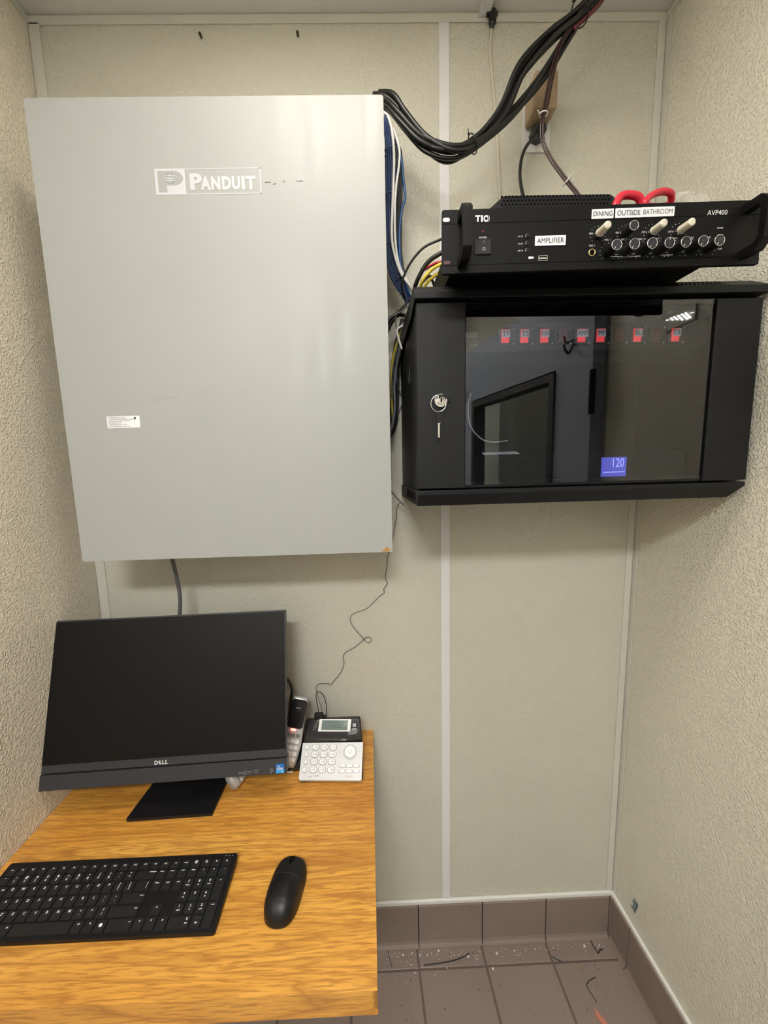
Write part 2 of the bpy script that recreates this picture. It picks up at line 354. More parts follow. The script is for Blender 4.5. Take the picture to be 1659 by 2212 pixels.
for z in (.25, 1.62):
    b = B(); b.cyl((-.006, -.026, z), (-.006, -.026, z+.13), .009, .009, BLACK); b.out('hinge', d)
for xx in (.08, .82):
    b = B(); b.tube(spline([(xx, -.024, 1.86), (xx, -.05, 1.85), (xx, -.06, 1.87)]), .004, BLACK); b.tube(spline([(xx, -.024, 1.85), (xx, -.04, 1.82), (xx, -.055, 1.83), (xx, -.06, 1.845)]), .004, BLACK); b.out('coat_hook', d)
# added glowing bars, out of view, that put slatted glints in the rack glass
t = thing('glint_emitter', 'added glowing bars on the right wall, making the slatted glints in the rack glass', 'light', (XR-.004, -.51, 1.78))
b = B(); b.box(XR-.004, XR-.0004, -.556, -.466, 1.780, 1.812, WALL_R); b.out('housing', t, world=True)
SLM = mat('glint_bar', (.9, .9, .9), .4, emis=(1, 1, .98), es=6)
for y0_, z0_, y1_, z1_ in ((-.549, 1.807, -.5431, 1.8038), (-.5364, 1.8066, -.5275, 1.7982), (-.5269, 1.8061, -.5138, 1.7943), (-.5148, 1.8047, -.499, 1.7879), (-.5043, 1.8037, -.4849, 1.7848), (-.4941, 1.8028, -.4776, 1.785), (-.4799, 1.7965, -.4713, 1.7942)):
    b = B(); b.prism([(y0_-.002, z0_), (y0_+.003, z0_), (y1_+.003, z1_), (y1_-.002, z1_)], 'yz', XR-.0055, XR-.004, SLM); b.out('glint_bar', t, world=True)
# ------------------------------------------------------------------ desk
DZ = .728
t = thing('desk', 'varnished oak desk top fixed in the left corner under the monitor', 'desk', (.36, -.28, DZ-.042))
b = B(Matrix.Translation((-.36, .28, -(DZ-.042))))
P_ = [(XL+.001, -.001), (.727, -.001), (.7175, -.5655), (XL+.001, -.5655)]
b.prism(P_, 'xy', DZ-.042, DZ, OAK); b.out('desk_top', t, bevel=.011, seg=5)
for x_ in (.12, .60):
    b = B(Matrix.Translation((-.36, .28, -(DZ-.042)))); b.prism([(-.001, .33), (-.001, DZ-.0425), (-.42, DZ-.0425), (-.42, .665), (-.03, .33)], 'yz', x_-.012, x_+.012, TRIM_W); b.out('wall_bracket', t)
# ------------------------------------------------------------------ grey enclosure cabinet
GY = -.2
MG = Matrix.Translation((.4455, GY, 1.2925))
t = thing('wall_cabinet', 'large light grey steel wall cabinet above the monitor', 'cabinet', MG.translation)
c = [onplane(*p, MG) for p in ((180, 1212), (848, 1193), (828, 203), (48, 213))]
gx0 = (c[0].x+c[3].x)/2; gx1 = (c[1].x+c[2].x)/2; gz0 = (c[0].z+c[1].z)/2; gz1 = (c[2].z+c[3].z)/2
b = B(); b.box(gx0+.006, gx1-.010, .024, .197, gz0+.008, gz1-.008, GREYC); b.out('body', t, bevel=.002)
b = B(); b.prism(rrect(gx0, gx1, gz0, gz1, .005), 'xz', 0, .022, GREYC); b.out('door', t, bevel=.0015)
# logo drawn in its own 1026 x 267 frame
l0 = onplane(338, 421.5, MG); l1 = onplane(562, 362, MG); lw = l1.x-l0.x; lh = l1.z-l0.z
def LP(u, v, e=0): return (l0.x+u/1026*lw, -.0003-e, l0.z+lh-v/267*lh)
b = B()
def lq(u0, v0, u1, v1, m, e=0): b.poly([LP(u0, v1, e), LP(u1, v1, e), LP(u1, v0, e), LP(u0, v0, e)], [(0, 1, 2, 3)], m)
lq(0, 0, 1026, 9, LOGOW); lq(0, 258, 1026, 267, LOGOW); lq(1016, 0, 1026, 267, LOGOW); lq(0, 0, 292, 267, LOGOW, .0001)
Pp = [(28, 24), (185, 24)] + [(185+88*math.sin(R(a)), 98-74*math.cos(R(a))) for a in range(15, 180, 15)] + [(185, 172), (112, 172), (112, 242), (28, 242)]
b.poly([LP(u, v, .0003) for u, v in Pp], [tuple(range(len(Pp)))], GREYD)
gc = (150, 97); b.poly([LP(gc[0]+56*math.cos(R(a)), gc[1]+57*math.sin(R(a)), .0005) for a in range(0, 360, 15)], [tuple(range(24))], LOGOW)
def arc(f, wd_=4):
    pts = [f(k/14) for k in range(15)]
    V = [LP(u, v, .0007) for u, v in pts]; b.tube(V, wd_/1026*lw/2, GREYD, 4)
for q in (-.95, -.55, 0, .55, .95): arc(lambda s, q=q: (gc[0]+52*q*math.sin(math.pi*(.06+.88*s)), gc[1]-54*math.cos(math.pi*(.06+.88*s))))
for q in (-.6, -.2, .2, .6): arc(lambda s, q=q: (gc[0]+54*math.sqrt(1-q*q)*(2*s-1), gc[1]+54*q+6*q*math.sin(math.pi*s)))
sz = 162/267*lh/.73
p = LP(395, 137); b.text('P', sz, p[0], -.0005, p[2], LOGOW, wid=118/1026*lw, bold=.045)
for ch, u, w in (('A', 487, 100), ('N', 585, 88), ('D', 690, 88), ('U', 782, 80), ('I', 852, 32), ('T', 925, 96)):
    p = LP(u, 154); b.text(ch, 128/267*lh/.73, p[0], -.0005, p[2], LOGOW, wid=w/1026*lw, bold=.05)
tag(b.out('logo', t), 'white outlined logo with a globe in the letter P and the word beside it')
s0 = onplane(233, 925, MG); s1 = onplane(301, 898, MG)
b = B(); b.prism(rrect(s0.x, s1.x, s0.z, s1.z, .002), 'xz', -.0004, -.0001, LABEL)
sw = s1.x-s0.x; sh = s1.z-s0.z
for i, (tx, w) in enumerate((('COMMUNICATIONS', .52), ('Corporate Communications Services', .82), ('Quality Business Telephone Providers', .66), ('Georgia Division', .38), ('1-800-489 Data Inc, TEN', .55), ('Support@qualityteleinc.com', .64))):
    b.text(tx, sh*.155, s0.x+sw*(.05+w/2), -.0006, s1.z-sh*(.13+.148*i), INK, wid=sw*w)
P_ = [(s0.x+sw*(.86+.05*rnd.uniform(.5, 1)*math.cos(k)), -.0007, s1.z-sh*(.2+.16*rnd.uniform(.5, 1)*math.sin(k))) for k in [i*.7 for i in range(9)]]
b.poly(P_, [tuple(range(9))], INK); tag(b.out('sticker', t), 'small white address sticker with a burnt corner')
RUST = mat('rust', (.40, .22, .06), .8, var=.4, vscale=200)
b = B(); b.poly([(gx1-.024, -.0002, gz0+.0012), (gx1-.010, -.0002, gz0+.0006), (gx1-.003, -.0002, gz0+.004), (gx1-.009, -.0002, gz0+.009), (gx1-.014, -.0002, gz0+.012), (gx1-.017, -.0002, gz0+.007)], [tuple(range(6))], RUST); b.out('rust_spot', t)
SCR = mat('scuff_ink', (.2, .2, .2), .7)
for (u, v, l) in ((572, 394, 14), (590, 397, 8), (612, 391, 5), (640, 391, 16)):
    b = B(); p = onplane(u, v, MG); b.tube(spline([(p.x+k*l/5*.0008, -.0003, p.z+rnd.uniform(-.0014, .0014)) for k in range(6)], 3), .00045, SCR, 4); b.out('scuff_mark', t)
for (u, v, n_) in ((330, 866, 9), (515, 850, 4)):
    b = B()
    for k in range(n_):
        p = onplane(u+k*6.5, v-k*1.1, MG); b.tube([(p.x, -.0002, p.z-.002), (p.x+.0016, -.0002, p.z+rnd.uniform(.001, .004))], .0002, SCR, 4)
    b.out('pencil_scribble', t)
# ------------------------------------------------------------------ black rack
RX0, RX1, RY, RZ0, RZ1 = .821, 1.444, -.308, 1.432, 1.760
t = thing('rack_cabinet', 'black steel wall rack with a smoked glass door', 'rack cabinet', (1.13, -.15, 1.40)); RK = t
b = B(); y0 = RY+.016
b.box(RX0+.003, RX0+.0045, y0, -.002, RZ0, RZ1+.006, BLACKM); b.box(RX1-.0045, RX1-.003, y0, -.002, RZ0, RZ1+.006, BLACKM)
b.box(RX0+.0045, RX1-.0045, -.004, -.002, RZ0, RZ1+.006, BLACKM)
b.box(RX0+.0045, RX1-.0045, y0+.004, y0+.006, RZ1-.012, RZ1+.006, BLACKM); b.box(RX0+.0045, RX1-.0045, y0+.004, y0+.006, RZ0, RZ0+.012, BLACKM)
b.box(RX0+.0045, RX0+.06, y0+.004, y0+.006, RZ0, RZ1, BLACKM); b.box(RX1-.075, RX1-.0045, y0+.004, y0+.006, RZ0, RZ1, BLACKM)
b.out('body', t, world=True)
def cap(prof, xa, xb, tl, tr, zt, name):
    b = B(); n = len(prof); V = []
    for x_, s_, k in ((xa, 1, tl), (xb, -1, tr)):
        for (y_, z_) in prof: V.append((x_+(s_*k if abs(z_-zt) < 1e-6 else 0), y_, z_))
    b.poly(V, [tuple(range(n))[::-1], tuple(range(n, 2*n))] + [(i, (i+1) % n, n+(i+1) % n, n+i) for i in range(n)], BLACKM)
    return b.out(name, t, world=True, bevel=.0012)
cap([(-.314, 1.765), (-.314, 1.7775), (-.290, 1.794), (-.002, 1.794), (-.002, 1.767), (-.30, 1.767)], .8175, 1.4535, .006, .016, 1.794, 'top_panel')
cap([(-.308, 1.4305), (-.308, 1.4225), (-.298, 1.401), (-.002, 1.401), (-.002, 1.4305)], .821, 1.444, 0, .024, 1.401, 'bottom_panel')
def hexes(b, o, ux, uz, nx, nz, px, pz, r, skip=None, m=BLACKMAT):
    o, ux, uz = Vector(o), Vector(ux), Vector(uz)
    for j in range(nz):
        for i in range(nx):
            c_ = o+ux*((i+(.5 if j % 2 else 0))*px)+uz*(j*pz)
            b.poly([c_+ux*(r*math.cos(R(60*k+30)))+uz*(r*math.sin(R(60*k+30))) for k in range(6)], [tuple(range(6))], m)
b = B(); n1 = Vector((0, .024, .0165)).normalized(); up1 = n1
nn = Vector((0, -.0165, .024)).normalized()
hexes(b, Vector((.873, -.3105, 1.7799))+nn*.0003, (1, 0, 0), up1, 66, 4, .0076, .0058, .0030)
tag(b.out('top_vent', t, world=True), kind=None)
b = B(); up2 = Vector((0, -.010, .0215)).normalized(); nn = Vector((0, -.0215, -.010)).normalized()
hexes(b, Vector((.880, -.2984, 1.4035))+nn*.0005-Vector((0, 0, 0)), (1, 0, 0), up2, 66, 4, .0076, .0048, .0027)
b.out('bottom_vent', t, world=True)
xg0 = at(1005, 850, 1, RY).x; xg1 = at(1525, 850, 1, RY).x; xs1 = at(1533, 850, 1, RY).x
b = B(); b.box(RX0+.001, xg0, RY, RY+.013, RZ0+.002, RZ1, BLACKM); b.box(xs1, RX1, RY, RY+.013, RZ0+.002, RZ1-.002, BLACKM)
b.box(xg0, xs1, RY+.004, RY+.013, RZ0+.002, RZ0+.012, BLACK); b.box(xg0, xs1, RY+.004, RY+.013, RZ1-.010, RZ1, BLACK)
dr = b.out('door', t, world=True, bevel=.001)
b = B(); b.box(xg0+.0005, xg1, RY, RY+.0035, RZ0+.007, RZ1-.003, SMOKE); tag(b.out('glass_pane', dr, world=True), 'smoked glass pane')
lk = at(951, 866, 1, RY)
b = B(); b.cyl(lk, lk-Vector((0, .006, 0)), .0125, .0115, CHROME, 32); b.cyl(lk-Vector((0, .006, 0)), lk-Vector((0, .010, 0)), .0075, .007, CHROME, 24)
b.box(lk.x-.0015, lk.x+.0015, lk.y-.0105, lk.y-.0098, lk.z-.004, lk.z+.004, BLACK); tag(b.out('lock', dr, world=True), 'round chrome lock')
p = at(884.5, 812, 0, RX0+.003)
b = B(); b.prism([(p.y-.009, p.z-.016), (p.y+.009, p.z-.012), (p.y+.009, p.z+.014), (p.y-.009, p.z+.017)], 'yz', RX0+.0022, RX0+.0026, BLACKMAT); b.tube([(RX0+.002, p.y+a, p.z+c_) for a, c_ in ((-.010, -.017), (.010, -.013), (.010, .015), (-.010, .018))], .0006, mat('latch_edge', (.04, .04, .045), .4), 6, closed=True); b.out('side_latch', t, world=True)
b = B(); b.prism([(-.275, 1.425), (-.13, 1.425), (-.13, 1.409), (-.275, 1.409)], 'yz', .8205, .8209, BLACKMAT); b.out('side_recess', t, world=True)
b = B(); sk = [at(px_, py_, 0, .8188) for px_, py_ in ((895, 620), (896, 645), (888, 688), (870, 745))]; b.prism([(max(q_.y, -.313), q_.z) for q_ in sk]+[(-.01, 1.72), (-.01, 1.792)], 'yz', .8178, .8190, BLACKM); b.out('side_skirt', t, world=True)
# keys on the lock
ko = Vector((lk.x, lk.y-.013, lk.z))
t = thing('key_ring', 'split ring with keys hanging from the rack door lock', 'keys', ko-Vector((0, 0, .055)))
kc = at(947, 868, 1, ko.y)
b = B(); b.tube([(kc.x+.0135*math.cos(a*.2618), ko.y-.001, kc.z-.003+.0145*math.sin(a*.2618)) for a in range(24)], .0009, CHROME, 6, closed=True); b.out('ring', t, world=True)
b = B(); b.box(ko.x-.006, ko.x+.018, ko.y-.006, ko.y-.003, ko.z+.004, ko.z+.008, BLACK); b.tube([(ko.x, ko.y+.004, ko.z+.003), (ko.x, ko.y-.005, ko.z+.004)], .002, CHROME, 6); tag(b.out('key', t, world=True, bevel=.0008), 'key left in the lock with a black bow')
k0 = at(948, 893, 1, ko.y); k1 = at(949, 914, 1, ko.y); k2 = at(948, 946, 1, ko.y)
b = B(); b.box(k0.x-.0035, k0.x+.0035, ko.y-.0015, ko.y+.001, k1.z, k0.z+.004, BLACK)
V = [(k1.x-.0028, k1.z), (k2.x-.0018, k2.z+.002), (k2.x, k2.z)]
zz = k2.z+.001
while zz < k1.z: V.append((k2.x+(.0022 if len(V) % 2 else .0012), zz)); zz += .0018
V.append((k1.x+.0028, k1.z)); b.prism(V, 'xz', ko.y-.0006, ko.y+.0006, CHROME); tag(b.out('key', t, world=True), 'hanging key with a black bow')
# power strip inside the rack
def lit(name, c_, e_): return mat(name, c_, .3, emis=c_, es=e_)
REDL = lit('red_switch_lit', (.9, .05, .06), .45); REDD = mat('red_switch_off', (.10, .012, .012), .3)
IY = -.27
z0 = at(1250, 757, 1, IY).z; z1 = at(1250, 697, 1, IY).z
t = thing('power_strip', 'black rack power strip with a row of labelled red switches behind the glass', 'power strip', (1.13, IY+.06, z0))
b = B(); b.box(RX0+.035, RX1-.03, IY, IY+.09, z0, z1, BLACKM)
b.out('case', t, world=True, bevel=.001)
sw_ = ((1090, 'TF', 1), (1131, 'TS', 1), (1174, 'FW', 1), (1213, '', 0), (1254, 'AMP', 1), (1295, 'MP', 1), (1335, '', 0), (1374, 'BU', 1), (1415, '', 0), (1456, 'CR', 1))
for i, (px_, tx, on) in enumerate(sw_):
    p = at(px_, 728-i*.35, 1, IY)
    b = B(); b.box(p.x-.013, p.x+.013, IY-.003, IY, p.z-.014, p.z+.014, BLACK)
    b.prism([(IY-.003, p.z-.0115), (IY-.003, p.z+.0115), (IY-.006, p.z+.0115), (IY-.0045, p.z)], 'yz', p.x-.0075, p.x+.0075, REDL if on else REDD)
    o = b.out('switch', t, world=True)
    o['label'] = ('lit red rocker switch labelled '+tx) if on else 'unlit dark red rocker switch'
    if tx:
        w = .0075 if len(tx) < 3 else .0105
        b = B(); b.box(p.x-w, p.x+w, IY-.0075, IY-.0068, p.z-.003, p.z+.010, LABEL); b.text(tx, .013, p.x, IY-.0078, p.z+.0035, INK, wid=w*1.75); b.out('label', o, world=True)
    b = B()
    disc(b, p.x+.017, IY-.0005, p.z-.0125, .0013, WHITE, 8); b.out('indicator_dot', t, world=True)
    b = B(); disc(b, p.x+.017, IY-.0005, p.z+.0145, .0009, WHITE, 8); b.out('indicator_dot', t, world=True)
b = B(); p = at(1018, 724, 1, IY); b.box(p.x-.012, p.x+.011, IY-.0004, IY-.0001, p.z-.005, p.z+.005, GREYD); b.text('STRIP', .0105, p.x, IY-.0007, p.z, INK, wid=.021); b.text('TO YOU', .008, p.x, IY-.0007, p.z-.0105, GREYD, wid=.02); b.text('POWER', .005, p.x+.003, IY-.0007, p.z-.018, GREYD)
b.out('printed_lettering', t, world=True)
# power supply at the bottom of the rack
t = thing('power_supply', 'black power supply with a blue lit display on the rack floor', 'power supply', (1.13, -.15, RZ0+.001))
zt = at(1100, 980, 1, IY).z
b = B(); b.box(RX0+.05, RX1-.09, IY, -.03, RZ0+.001, zt-.004, BLACKM)
for k in range(7): b.box(RX0+.07, RX0+.30, IY-.001, IY, RZ0+.012+k*.0055, RZ0+.0135+k*.0055, BLACK)
b.out('case', t, world=True, bevel=.001)
BL = lit('blue_display', (.10, .11, .55), .55); BL2 = lit('blue_digits', (.35, .4, .95), .9)
p0 = at(1297, 1030, 1, IY); p1 = at(1352, 987, 1, IY)
b = B(); b.box(p0.x, p1.x, IY-.003, IY-.0002, p0.z, p1.z, BL); b.text('120', .024, (p0.x+p1.x)/2+.008, IY-.0034, (p0.z+p1.z)/2+.008, BL2, wid=.022); b.box(p0.x+.003, p1.x-.003, IY-.0036, IY-.0031, p0.z+.008, p0.z+.0095, BL2)
tag(b.out('display', t, world=True), 'blue lit display with digits')
p = at(1080, 979, 1, IY); b = B()
T = Matrix.Translation((p.x, IY-.002, p.z)) @ Matrix.Rotation(R(35), 4, 'X')
b.poly([T @ Vector(v) for v in ((-.0335, -.0045, 0), (.0375, -.0045, 0), (.0315, .0045, 0), (-.0355, .0045, 0))], [(0, 1, 2, 3)], LABEL)
b.text('POWER SUPPLY', .0085, p.x, IY-.0025, p.z+.0002, INK, rot=Matrix.Rotation(R(35), 4, 'X'), wid=.062, shear=-.4)
tag(b.out('label', t, world=True), 'white tape label reading POWER SUPPLY')
def cable(name, label, cat, pts, r, m, group=None, k=8, n=8, ends=None, raw=False):
    P = [Vector(p) if raw else at(p[0], p[1], 1, p[2]) for p in pts]
    b = B(); b.tube(spline(P, k), r, m, n); return tag(b.out(name), label, cat, group)
cable('cable', 'thin white looped cable behind the rack glass', 'cable', [(1017, 850, -.28), (1011, 880, -.28), (1016, 920, -.28), (1040, 948, -.28), (1065, 955, -.275), (1096, 952, -.265)], .0012, CABW)
# ------------------------------------------------------------------ amplifier
t = thing('amplifier', 'black rack amplifier with handles and rows of knobs on top of the rack', 'amplifier', (1.0908, -.3984, 1.7664), (R(2.1), 0, R(-1.5))); AM = PM[t.name]; AMT = t
def ap(px, py): p = onplane(px, py, AM); return p.x, p.z
AW = .2413; AH = .0889
b = B(); b.box(-.215, .215, .0035, .33, .030, AH-.003, AMPB); b.out('chassis', t, bevel=.0015)
hx, hz = ap(965, 475)
b = B()
P_ = rrect(-AW, AW, 0, AH, .003); b.prism(P_, 'xz', 0, .0033, AMPB)
b.box(-AW+.001, AW-.001, -.0004, 0, .0125, .0130, BLACKMAT); b.box(-AW+.001, AW-.001, -.0004, 0, .0695, .070, BLACKMAT); b.box(-AW+.001, AW-.001, -.0022, 0, .0005, .0105, AMPB)
b.out('front_panel', t, bevel=.0005)
SLOT = mat('slot_lining', (.8, .8, .8), .3)
for sx_, px_, py_ in ((1, 964, 475.5), (1, 965.5, 568), (-1, 1618, 550)):
    x_, z_ = ap(px_, py_); b = B(); b.prism([(x_+q[0], z_+q[1]) for q in rrect(-.0052, .0052, -.0027, .0027, .0026)], 'xz', -.0008, -.0003, SLOT if py_ < 500 or sx_ < 0 else mat('slot_dark', (.08, .03, .035), .4)); b.out('mounting_slot', t)  # lower left slot filled dark red, the others pale
for sx_ in (-1, 1):
    b = B(); X = sx_*(.2145 if sx_ > 0 else .2115)
    za, zb_ = .008, .082
    prof = [(0, za), (-.028, za), (-.040, za+.012), (-.040, zb_-.010), (-.028, zb_), (0, zb_)]; inner = [(0, zb_-.011), (-.024, zb_-.011), (-.030, zb_-.018), (-.030, za+.019), (-.024, za+.011), (0, za+.011)]
    b.prism(prof+inner, 'yz', X-.0065, X+.0065, AMPB); b.out('handle', t, bevel=.002, seg=3)
for x_, y_ in ((-.17, .115), (.17, .115), (-.17, .30), (.17, .30)):
    zf = .0225 + .0
    b = B(); b.cyl((x_, y_, .0305), (x_, y_, (1.7945-1.7664)-y_*.0367), .011, .012, AMPB, 20); b.out('foot', t)
# lettering on the panel
PT = B(); FY = -.0006
def lab(s_, px, py, hpx, wpx=None, m=WHITE, bold=0):
    x_, z_ = ap(px, py); PT.text(s_, hpx*.00071/.73, x_, FY, z_, m, wid=wpx*.00071 if wpx else None, bold=bold)
lab('T', 1032, 472.5, 12, 11, bold=.04); lab('I', 1041, 472.5, 12, 4, bold=.04); lab('C', 1049, 472.5, 12, 9, bold=.05); lab(')', 1053, 472.5, 6, 2.5, bold=.02); lab(')', 1056, 472.5, 9, 2.5, bold=.02)
lab('AVP400', 1549, 459.5, 9.5, 42); lab('POWER', 1043, 513.5, 3.6, 16); lab('POWER', 1555, 493, 3.4, 13)
lab('PROT', 1555, 508, 3.4, 11); lab('SIGN', 1554, 523, 3.4, 11); lab('CLIP', 1554, 538, 3.4, 9)
for s_, px, py in (('ON 1-2', 1124, 511), ('ON 3-4', 1124, 527), ('ON 1-4', 1124, 542)): lab(s_, px, py, 3.2, 11)
for s_, px, py in (('CH 1', 1278, 505), ('CH 2', 1335, 503), ('CH 3', 1391, 502), ('CH 4', 1448, 501)): lab(s_, px, py, 3.8, 11)
lab('MIC 1', 1278, 531, 3.8, 12)
for s_, px, py in (('MIC 1', 1312, 518.5), ('MIC 2', 1348, 517.5), ('MIC 3', 1385, 517), ('AUX 1', 1421, 515.5), ('AUX 2', 1456, 515), ('BASS', 1491, 514), ('TREBLE', 1525, 513)): lab(s_, px, py, 3.6, 13 if s_ != 'TREBLE' else 18)
lab('VOLUME', 1349, 554.5, 3.2, 18); lab('VOLUME', 1437, 551.5, 3.2, 18)
for (xa, ya, xb, yb) in ((1313, 554.5, 1338, 554.3), (1360, 554, 1384, 553.4), (1419, 552, 1426, 552), (1447, 551, 1455, 550.6)):
    a0, a1 = ap(xa, ya), ap(xb, yb); PT.box(a0[0], a1[0], FY, FY+.0002, (a0[1]+a1[1])/2-.0003, (a0[1]+a1[1])/2+.0003, WHITE)
x_, z_ = ap(1147, 557); PT.box(x_-.004, x_+.002, FY, FY+.0002, z_-.0016, z_+.0016, WHITE); PT.box(x_+.002, x_+.0045, FY, FY+.0002, z_-.0008, z_+.0008, WHITE)
low = ((1313, 545), (1350, 543.5), (1387, 542), (1423, 541), (1457, 539.5), (1493, 537.5), (1527, 536))
for px, py in low:
    x_, z_ = ap(px, py)
    for k in range(11):
        a = R(225-27*k); c_, s_ = math.cos(a), math.sin(a)
        PT.box(x_+c_*.0125-.0007, x_+c_*.0125+.0007, FY, FY+.0002, z_+s_*.0125-.0003, z_+s_*.0125+.0003, WHITE)
ups = ((1291, 507, 1), (1349, 505, 0), (1407, 503, 1), (1465, 501, 1))
for px, py, _ in ups:
    x_, z_ = ap(px, py)
    for k in range(11):
        a = R(225-27*k); c_, s_ = math.cos(a), math.sin(a)
        PT.box(x_+c_*.0115-.0005, x_+c_*.0115+.0005, FY, FY+.0002, z_+s_*.0115-.0003, z_+s_*.0115+.0003, WHITE)
PT.out('printed_lettering', t)
IV = mat('ivory_sleeve', (.66, .62, .50), .4)
KCAP = mat('knob_face', (.05, .05, .055), .25, .6)
for i, (px, py, wh) in enumerate(ups):
    x_, z_ = ap(px, py); b = B()
    b.cyl((x_, -.0005, z_), (x_, -.006, z_), .0062, .0062, CHROME if wh else BLACK)
    if wh:
        b.cyl((x_, -.006, z_), (x_, -.026, z_), .0057, .0052, IV, 24); b.cyl((x_, -.026, z_), (x_, -.0272, z_), .0052, .0035, IV, 24)
    else:
        b.cyl((x_, -.006, z_), (x_, -.022, z_), .0066, .0064, BLACK, 28)
    o = b.out('knob', t); o['label'] = 'volume knob under a cream sleeve' if wh else 'bare black volume knob'
    if not wh:
        b = B(); b.tube([(x_+.0064*math.cos(k*.2618), -.022, z_+.0064*math.sin(k*.2618)) for k in range(24)], .0005, CHROME, 6, closed=True); disc(b, x_, -.0221, z_, .0062, KCAP); b.out('knob_rim', o)
for i, (px, py) in enumerate(low):
    x_, z_ = ap(px, py); b = B()
    b.cyl((x_, -.0005, z_), (x_, -.022, z_), .0074, .0071, BLACK, 28); o = b.out('knob', t)
    b = B(); b.tube([(x_+.0072*math.cos(k*.2618), -.0221, z_+.0072*math.sin(k*.2618)) for k in range(24)], .0005, CHROME, 6, closed=True); disc(b, x_, -.0222, z_, .007, KCAP)
    a = R(-120 if i not in (3,) else 90); b.box(x_-.0003, x_+.0003, -.0226, -.0223, z_, z_+.0001, WHITE)
    b.tube([(x_+.0035*math.cos(a), -.0224, z_+.0035*math.sin(a)), (x_+.0066*math.cos(a), -.0224, z_+.0066*math.sin(a))], .0004, WHITE, 4); b.out('knob_rim', o)
x_, z_ = ap(1043, 534.5)
b = B(); b.box(x_-.0125, x_+.0125, -.002, -.0003, z_-.0105, z_+.0115, BLACK); o = b.out('power_switch', t, bevel=.0006)
b = B(); b.prism([(-.002, z_-.008), (-.002, z_+.009), (-.0055, z_+.008), (-.0035, z_)], 'yz', x_-.010, x_+.010, mat('rocker_grey', (.03, .03, .035), .3)); b.text('I', .006, x_, -.0058, z_+.005, GREYD); b.text('O', .006, x_, -.0058, z_-.0045, WHITE); b.out('rocker', o)
x_, z_ = ap(1043, 500); b = B(); disc(b, x_, -.0006, z_, .0012, mat('red_led', (.35, .02, .02), .3)); b.out('power_light', t)
for px, py in ((1139, 510), (1139, 526), (1138.5, 541.5)):
    x_, z_ = ap(px, py); b = B(); b.cyl((x_, -.0004, z_), (x_, -.0016, z_), .0032, .0028, BLACK, 18); b.tube([(x_+.003*math.cos(k*.5), -.0012, z_+.003*math.sin(k*.5)) for k in range(4, 9)], .0003, WHITE, 4); b.out('button', t)
x_, z_ = ap(1172, 558.5); b = B(); b.box(x_-.0068, x_+.0068, -.0016, -.0003, z_-.0034, z_+.0034, CHROME); b.box(x_-.006, x_+.006, -.0018, -.0015, z_-.0028, z_+.0028, BLACKMAT); b.box(x_-.0058, x_+.0052, -.002, -.0017, z_-.0012, z_+.0005, CHROME); b.out('usb_port', t)
x_, z_ = ap(1278, 546.5); b = B(); b.tube([(x_+.0046*math.cos(k*.2618), -.001, z_+.0046*math.sin(k*.2618)) for k in range(24)], .0012, mat('brass', (.6, .45, .2), .25, 1), 6, closed=True); disc(b, x_, -.0006, z_, .0042, BLACKMAT); b.out('microphone_socket', t)
for tx, (xa, ya), (xb, yb), tl_ in (('DINING', (1278, 453.5), (1323.5, 472.5), -1), ('OUTSIDE', (1329, 451.5), (1384, 470.5), -1), ('BATHROOM', (1384.5, 449.5), (1454, 468), -1), ('AMPLIFIER', (1155.5, 511), (1220.5, 530), -1.5)):
    a0, a1 = ap(xa, ya), ap(xb, yb); cx_, cz_ = (a0[0]+a1[0])/2, (a0[1]+a1[1])/2; w, h = a1[0]-a0[0], a0[1]-a1[1]
    h = abs(h)
    T = Matrix.Translation((cx_, -.001, cz_)) @ Matrix.Rotation(R(0), 4, 'Y')
    b = B(T); b.box(-w/2, w/2, -.0006 if tx != 'BATHROOM' else -.0009, .0004, -h/2, h/2, LABEL); b.text(tx, h*.56/.73, 0, -.0011, 0, INK, wid=w*.88); tag(b.out('tape_label', t), 'white tape label reading '+tx)
# ------------------------------------------------------------------ things on the amplifier
ZA = 1.866
NET = mat('charcoal_plastic', (.010, .010, .011), .5, spec=.3)
q = [at(1092, 423, 1, -.33), at(1310, 418, 1, -.33)]
t = thing('network_box', 'dark box with a perforated front standing on the amplifier', 'device', ((q[0].x+q[1].x)/2, -.25, ZA))
b = B(); xa, xb, zt = q[0].x, q[1].x, q[0].z; xm = (xa+xb)/2
P_ = [(xa-.062, ZA), (xb+.028, ZA), (xb+.022, ZA+.016), (xb+.013, zt-.004), (xb+.006, zt), (xa, zt), (xa-.008, zt-.004)]
b.prism(P_, 'xz', -.33, -.17, NET); b.out('case', t, world=True, bevel=.004, seg=3)
b = B(); hexes(b, (xa-.006, -.3304, ZA+.012), (1, 0, 0), (0, 0, 1), 30, 7, .0061, .0058, .0024); b.out('vent_holes', t, world=True)
# scissors with red handles
t = thing('scissors', 'pair of scissors with red handles lying behind the tape labels on the amplifier', 'scissors', (1.20, -.33, ZA))
p = [at(x_, y_, 1, -.355) for x_, y_ in ((1326, 447), (1338, 428), (1360, 421), (1382, 430), (1390, 447))]
p = [p[0]+Vector((0, 0, -.01))]+p[1:4]+[p[4]+Vector((0, .01, -.008)), p[2]+Vector((0, .03, -.020))]
b = B(); b.tube(spline(p, 6, True), .0062, RED, 10, closed=True); tag(b.out('handle', t, world=True), 'red loop handle nearer the dark box')
p = [at(x_, y_, 1, yy) for x_, y_, yy in ((1393, 443, -.36), (1405, 424, -.355), (1430, 414, -.35), (1449, 419, -.345), (1447, 440, -.335), (1425, 447, -.335))]
b = B(); b.tube(spline(p, 6, True), .0052, RED, 10, closed=True); tag(b.out('handle', t, world=True), 'red loop handle nearer the plastic bag')
